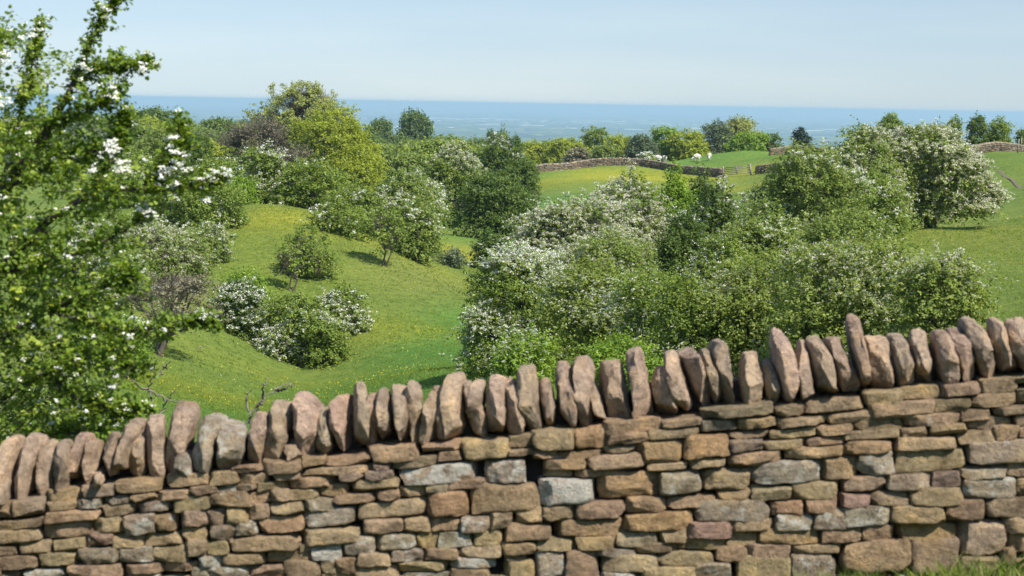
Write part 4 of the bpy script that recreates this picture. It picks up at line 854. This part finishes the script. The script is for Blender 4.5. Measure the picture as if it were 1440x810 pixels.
# ------------------------------------------------------------------ near hawthorn on the left
def near_tree():
    rng = np.random.default_rng(4)
    d0 = 11.0
    bx, by = at(-150, 500, d0)[0], 11.3
    root = empty('hawthorn_tree', (bx, by, hz(bx, by)), 'near hawthorn at the left with bright leaves and white flower clusters behind the wall', 'tree')
    Tb = Tubes(7); tips = []
    def pt(px, py, d): return at(px, py, d)
    base = np.array([bx, by, hz(bx, by) - 0.2])
    limbs = [ # (points px,py,d), r0, r1
     ([(-150, 620, 11.2), (-90, 430, 11.3), (0, 270, 11.2), (60, 190, 11.1), (98, 120, 11.0), (125, 60, 11.0), (148, 15, 11.0), (166, -8, 11.0)], .034, .004),
     ([(98, 120, 11.0), (130, 100, 10.9), (165, 92, 10.9), (206, 92, 10.9)], .008, .003),
     ([(60, 190, 11.1), (95, 165, 11.0), (130, 150, 10.8), (165, 130, 10.8)], .010, .003),
     ([(0, 270, 11.2), (20, 180, 11.4), (40, 100, 11.3), (48, 40, 11.3)], .014, .003),
     ([(-90, 430, 11.3), (-60, 250, 11.4), (-30, 120, 11.5), (5, 50, 11.5)], .02, .003),
     ([(-90, 430, 11.3), (0, 380, 11.0), (70, 310, 10.8), (130, 270, 10.7), (200, 262, 10.6), (262, 255, 10.6), (322, 243, 10.6)], .026, .003),
     ([(130, 270, 10.7), (160, 220, 10.8), (165, 190, 10.8), (172, 160, 10.8)], .009, .003),
     ([(200, 262, 10.6), (232, 240, 10.6), (250, 205, 10.6), (253, 158, 10.6)], .008, .003),
     ([(0, 380, 11.0), (80, 370, 10.7), (150, 340, 10.6), (215, 300, 10.6)], .018, .003),
     ([(-150, 560, 11.2), (-40, 500, 11.0), (60, 440, 10.8), (140, 400, 10.7), (200, 385, 10.6)], .03, .003),
     ([(60, 440, 10.8), (130, 450, 10.6), (180, 462, 10.6), (230, 455, 10.5), (296, 447, 10.5)], .014, .003),
     ([(-150, 620, 11.2), (-30, 580, 11.0), (60, 520, 10.7), (130, 500, 10.6), (190, 520, 10.6)], .024, .003),
     ([(60, 520, 10.7), (110, 560, 10.6), (165, 580, 10.6), (205, 572, 10.6)], .012, .003),
     ([(-150, 660, 11.2), (-20, 640, 11.2), (80, 600, 10.9), (150, 610, 10.8)], .02, .003),
     ([(0, 270, 11.2), (60, 240, 11.0), (110, 215, 10.9), (155, 205, 10.8)], .012, .003)]
    paths = []
    for pts, r0, r1 in limbs:
        q = np.array([pt(*p) for p in pts]); n_ = len(q) * 5
        tt = np.linspace(0, len(q) - 1, n_); qi = np.stack([np.interp(tt, np.arange(len(q)), q[:, k]) for k in range(3)], 1)
        ker = np.array([1, 2, 3, 2, 1]) / 9
        for k in range(3): qi[2:-2, k] = np.convolve(qi[:, k], ker, 'valid')
        qi += np.cumsum(rng.normal(0, 0.0025, qi.shape), 0)
        Tb.add(qi, np.linspace(r0, r1, n_)); paths.append(qi)
    Tb.add(bez(base, base + [0.05, 0, .8], pt(-150, 600, 11.2), 8), np.linspace(.09, .05, 8))
    Tb.add(bez(base, base + [0.0, 0, .5], pt(-150, 500, 11.2), 8), np.linspace(.08, .04, 8))
    # side shoots along limbs, and a filled leafy mass
    P0 = []; AX = []; LN = []; den = []
    for qi, (pts, r0, r1) in zip(paths, limbs):
        n_ = int(len(qi) * 3.0)
        for _ in range(n_):
            t = rng.random() ** 0.8 * (len(qi) - 1); k = int(min(t, len(qi) - 2)); p = qi[k] + (qi[k + 1] - qi[k]) * (t - k)
            dr = norm(qi[k + 1] - qi[k]); frac = t / len(qi)
            P0.append(p); AX.append(norm(dr * 0.7 + rng.normal(0, 0.6, 3) + [0, 0, .15])); LN.append(rng.uniform(.04, .15) * (1.7 - frac))
    # mass: columns of image rows -> right edge of the solid crown
    rows_y = [40, 80, 120, 160, 200, 250, 300, 350, 400, 450, 500, 550, 600, 640, 720]; edge = [-10, 55, 70, 105, 120, 150, 175, 185, 190, 185, 180, 175, 165, 150, 150]
    cnt = 0
    while cnt < 2800:
        py = rng.uniform(40, 720); ed = np.interp(py, rows_y, edge)
        px = rng.uniform(-420, ed)
        w = 1 - 0.55 * np.exp(-((px - 55) ** 2 + (py - 120) ** 2) / 45 ** 2) - 0.45 * np.exp(-((px - 95) ** 2 + (py - 340) ** 2) / 40 ** 2)
        if py < 200 and rng.random() < 0.35: continue
        gp = math.sin(px * 0.055 + 1) * math.sin(py * 0.045 + .3) + 0.6 * math.sin(px * 0.11) * math.sin(py * 0.09 + 2)
        if gp < -0.35 and rng.random() < 0.85: continue
        if rng.random() > w: continue
        P0.append(pt(px, py, rng.uniform(10.45, 12.3))); AX.append(norm(rng.normal(0, .6, 3) + [0.5, -0.3, .35])); LN.append(rng.uniform(.08, .26)); cnt += 1
    P0 = np.array(P0); AX = np.array(AX); LN = np.array(LN); n_ = len(P0)
    Tt = Tubes(3)
    for p, a, l in zip(P0, AX, LN): Tt.add(np.array([p - a * 0.05, p + a * l * .5, p + a * l - np.array([0, 0, l * .12])]), [.0022, .0018, .001])
    o = Tb.build('trunk', M['bark'], root); child_local(o, root)
    o = Tt.build('twigs', M['bark'], root); child_local(o, root)
    per = 18
    t = rng.random((n_, per)); pos = P0[:, None] + AX[:, None] * (LN[:, None] * t)[..., None]; pos += rng.normal(0, .016, pos.shape)
    c = pos.reshape(-1, 3); m = len(c); nn = norm(rng.normal(0, .55, (m, 3)) + [0.1, -0.15, .8]); a = norm(np.cross(nn, randunit(rng, m))); b = np.cross(nn, a)
    sz = rng.uniform(.009, .018, m)[:, None]; fold = nn * sz * 0.3
    # lobed leaf: two wings folded along the midrib
    V = np.stack([c - a * sz, c + a * sz, c + a * sz * .35 + b * sz * .8 + fold, c - a * sz * .05 + b * sz * .45 + fold * .5, c - a * sz * .4 + b * sz * .75 + fold, c + a * sz * .35 - b * sz * .8 + fold, c - a * sz * .05 - b * sz * .45 + fold * .5, c - a * sz * .4 - b * sz * .75 + fold], 1).reshape(-1, 3)
    i0 = np.arange(m)[:, None] * 8
    Fc = np.concatenate([i0 + np.array([[0, 4, 3, 2, 1]]), i0 + np.array([[1, 5, 6, 7, 0]])])
    ti = np.clip(np.repeat(rng.normal(.45, .17, n_), per) + rng.normal(0, .14, m), 0, 1); ti = np.concatenate([ti, ti])
    o = mk('crown', V, Fc, M['near'], root, {'tint': ti}); child_local(o, root)
    # flower heads
    fl = []
    sel = rng.random(n_) < 0.20
    fl.append((P0 + AX * LN[:, None] * .8 + [0, -0.005, .012])[sel])
    for px, py, k in ((250, 215, 9), (253, 230, 9), (246, 198, 5), (155, 205, 9), (160, 215, 8), (175, 228, 5), (232, 240, 6), (285, 250, 5), (305, 246, 6), (320, 243, 6), (290, 280, 4), (245, 262, 6), (205, 92, 5), (160, 132, 4), (118, 95, 4), (280, 447, 6), (292, 449, 5), (175, 237, 5), (225, 248, 6), (200, 300, 5), (215, 301, 5), (180, 470, 4), (215, 455, 3), (165, 540, 4), (130, 235, 5), (0, 90, 6), (5, 140, 7), (10, 75, 5), (45, 50, 4), (155, 15, 4)):
        fl.append(np.array([pt(px + rng.normal(0, 6), py + rng.normal(0, 5), 10.55 + rng.normal(0, .04)) for _ in range(k)]))
    fl = np.concatenate(fl); J = 13
    q = np.repeat(fl, J, 0) + rng.normal(0, 1, (len(fl) * J, 3)) * np.array([.009, .009, .005]); mm = len(q)
    nn = norm(rng.normal(0, .45, (mm, 3)) + [0, -.35, .9]); a = norm(np.cross(nn, randunit(rng, mm))); b = np.cross(nn, a); s = rng.uniform(.0045, .0075, mm)[:, None]
    th = np.arange(6) / 6 * 2 * np.pi
    V = (q[:, None] + np.cos(th)[None, :, None] * (a * s)[:, None] + np.sin(th)[None, :, None] * (b * s)[:, None]).reshape(-1, 3)
    o = mk('blossom', V, np.arange(len(V)).reshape(-1, 6), M['petal'], root, {'tint': np.clip(rng.normal(.65, .2, mm), 0, 1)}); child_local(o, root)
near_tree()

# dead twigs behind the wall
def deadtwig(name, label, px, py, d, pts_list):
    v = at(px, py, d); g0 = hz(v[0], d); root = empty(name, (v[0], d, g0), label, 'sapling'); Tb = Tubes(5)
    rng = np.random.default_rng(int(px))
    start = np.array([v[0], d, g0 - .1])
    for pts in pts_list:
        q = np.array([at(a_, b_, d + rng.uniform(-.2, .2)) for a_, b_ in pts]); tt = np.linspace(0, len(q) - 1, len(q) * 5)
        qi = np.stack([np.interp(tt, np.arange(len(q)), q[:, k]) for k in range(3)], 1); qi[1:-1] += rng.normal(0, .012, qi[1:-1].shape)
        Tb.add(qi, np.linspace(.0007 * d, .0002 * d, len(qi)))
    Tb.add(np.array([start, (start + at(*pts_list[0][0], d)) / 2 + [.05, 0, 0], at(*pts_list[0][0], d)]), [.0011 * d, .0009 * d, .0007 * d])
    o = Tb.build('stem', M['twig'], root); child_local(o, root)
deadtwig('dead_sapling', 'bare grey twigs rising behind the wall left of centre', 335, 640, 20, [[(340, 610), (352, 585), (368, 562), (385, 548), (410, 535)], [(352, 585), (345, 560), (352, 545)], [(368, 562), (370, 545), (380, 532)], [(340, 610), (330, 595), (318, 585)], [(385, 548), (402, 546), (415, 540)], [(368, 562), (362, 575), (366, 590)]])
deadtwig('dead_sapling', 'leafless forked sapling beside the lower edge of the near hawthorn', 218, 640, 18, [[(219, 610), (217, 575), (208, 548), (216, 530), (222, 505)], [(217, 575), (195, 566), (180, 558)], [(208, 548), (235, 562), (255, 565)], [(219, 590), (232, 570), (246, 548)], [(208, 548), (190, 540), (178, 528)], [(216, 530), (230, 520), (240, 508)]])

# ------------------------------------------------------------------ the plain: woods and towns far off
rp = np.random.default_rng(9)
n = 2600
d_ = np.exp(rp.uniform(math.log(4200), math.log(34000), n)); a_ = rp.uniform(-0.33, 0.33, n)
Vs = []; Fs_ = []; nn_ = 0; ev, ef = ellip((0, 0, 0), (1, 1, 1), 6)
for dd, aa in zip(d_, a_):
    L_ = rp.uniform(30, 190) * (dd / 9000) ** 0.4; V = ev * np.array([L_, rp.uniform(15, 70), rp.uniform(7, 13)]) * (1 + rp.normal(0, .12, ev.shape)); an = rp.uniform(-.8, .8)
    V = V @ np.array([[math.cos(an), math.sin(an), 0], [-math.sin(an), math.cos(an), 0], [0, 0, 1]]); Vs.append(V + np.array([aa * dd, dd, -199])); Fs_.append(ef + nn_); nn_ += len(V)
o = mk('distant_woods', np.concatenate(Vs), np.concatenate(Fs_), M['dark'], None, {'tint': np.repeat(rp.random(n), len(ef))}, smooth=True)
tag(o, 'hedgerows and copses dotted over the hazy blue plain', 'woods', None, 'stuff')
Bx = []
for px_, py_, n, sp, sz in ((690, 168, 60, 500, 30), (780, 172, 140, 900, 22), (860, 170, 120, 900, 22), (930, 174, 60, 600, 22), (560, 178, 30, 300, 20), (1010, 170, 50, 500, 22), (700, 176, 20, 160, 55), (600, 168, 30, 500, 22), (300, 152, 25, 400, 22)):
    dd0 = 200 / ((py_ - eyey(px_)) / F); v = at(px_, py_, dd0)
    for _ in range(int(n * 0.6)):
        h = rp.uniform(2, 4.5); Bx.append(((v[0] + rp.normal(0, sp), v[1] + rp.normal(0, sp * 1.6), -200 + h), (sz * rp.uniform(.3, 1.6), sz * rp.uniform(.2, .6), h)))
V, Fc_ = boxm(Bx); o = mk('distant_town', V, Fc_, M['render']); tag(o, 'pale specks of distant town buildings on the hazy plain', 'town', None, 'stuff')

# ------------------------------------------------------------------ haze
V, Fc_ = boxm([((0, 22500, -96.5), (49500, 27500, 104.5))])
m, nt, ns, L = nmat('haze_air'); pv = N(ns, 'ShaderNodeVolumePrincipled')
pv.inputs['Color'].default_value = (0.52, 0.76, 0.86, 1); pv.inputs['Density'].default_value = 0.000085; pv.inputs['Anisotropy'].default_value = 0.08
o_ = N(ns, 'ShaderNodeOutputMaterial'); L.new(pv.outputs[0], o_.inputs['Volume'])
tag(mk('haze', V, Fc_, m), 'pale blue haze filling the air over the plain', 'haze', None, 'stuff')

# ------------------------------------------------------------------ light
EL, AZ = rad(50), rad(136)
sv = Vector((math.sin(AZ) * math.cos(EL), math.cos(AZ) * math.cos(EL), math.sin(EL)))
sd = bpy.data.lights.new('sun', 'SUN'); sd.energy = 4.2; sd.angle = rad(0.55); sd.color = (1.0, 0.95, 0.87)
so = bpy.data.objects.new('sun', sd); C.objects.link(so); so.rotation_euler = sv.to_track_quat('Z', 'Y').to_euler()
w = bpy.data.worlds.new('World'); scene.world = w; w.use_nodes = True; nt = w.node_tree; nt.nodes.clear()
sky = nt.nodes.new('ShaderNodeTexSky'); sky.sky_type = 'NISHITA'; sky.sun_disc = False; sky.sun_elevation = EL; sky.sun_rotation = AZ
sky.air_density = 1.0; sky.dust_density = 0.0; sky.ozone_density = 1.0; sky.altitude = 0
bg = nt.nodes.new('ShaderNodeBackground'); bg.inputs[1].default_value = 0.12
out = nt.nodes.new('ShaderNodeOutputWorld'); tm = nt.nodes.new('ShaderNodeMix'); tm.data_type = 'RGBA'; tm.blend_type = 'MULTIPLY'; tm.inputs[0].default_value = 1; tm.inputs[7].default_value = (0.86, 0.98, 1.22, 1); nt.links.new(sky.outputs[0], tm.inputs[6])
tc_ = nt.nodes.new('ShaderNodeTexCoord'); sp_ = nt.nodes.new('ShaderNodeSeparateXYZ'); nt.links.new(tc_.outputs['Generated'], sp_.inputs[0])
hr = nt.nodes.new('ShaderNodeValToRGB'); e = hr.color_ramp.elements; e[0].position = 0.0; e[0].color = (0.275, 0.37, 0.60, 1); e[1].position = 0.35; e[1].color = (1, 1, 1, 1)
x_ = e.new(0.055); x_.color = (0.35, 0.392, 0.52, 1)
nt.links.new(sp_.outputs[2], hr.inputs[0]); nt.links.new(hr.outputs[0], tm.inputs[7])
# faint high cloud
mp = nt.nodes.new('ShaderNodeMapping'); mp.inputs['Scale'].default_value = (3, 3, 30); nz = nt.nodes.new('ShaderNodeTexNoise'); nz.inputs['Scale'].default_value = 1.6; nz.inputs['Detail'].default_value = 5
nt.links.new(tc_.outputs['Generated'], mp.inputs[0]); nt.links.new(mp.outputs[0], nz.inputs['Vector'])
cr = nt.nodes.new('ShaderNodeValToRGB'); cr.color_ramp.elements[0].position = 0.45; cr.color_ramp.elements[0].color = (1, 1, 1, 1); cr.color_ramp.elements[1].position = 0.75; cr.color_ramp.elements[1].color = (1.10, 1.06, 1.02, 1)
nt.links.new(nz.outputs[0], cr.inputs[0]); t2 = nt.nodes.new('ShaderNodeMix'); t2.data_type = 'RGBA'; t2.blend_type = 'MULTIPLY'; t2.inputs[0].default_value = 1
nt.links.new(tm.outputs[2], t2.inputs[6]); nt.links.new(cr.outputs[0], t2.inputs[7]); nt.links.new(t2.outputs[2], bg.inputs[0]); nt.links.new(bg.outputs[0], out.inputs[0])
scene.view_settings.view_transform = 'Standard'; scene.view_settings.look = 'None'; scene.view_settings.exposure = 0.9; scene.view_settings.gamma = 1
cy = scene.cycles if hasattr(scene, 'cycles') else None
scene.render.engine = 'CYCLES'; cy = scene.cycles
cy.use_denoising = True; cy.denoiser = 'OPENIMAGEDENOISE'
cy.max_bounces = 5; cy.diffuse_bounces = 3; cy.glossy_bounces = 1; cy.transmission_bounces = 3; cy.volume_bounces = 0; cy.transparent_max_bounces = 4
cy.volume_step_rate = 1
scene.render.film_transparent = False
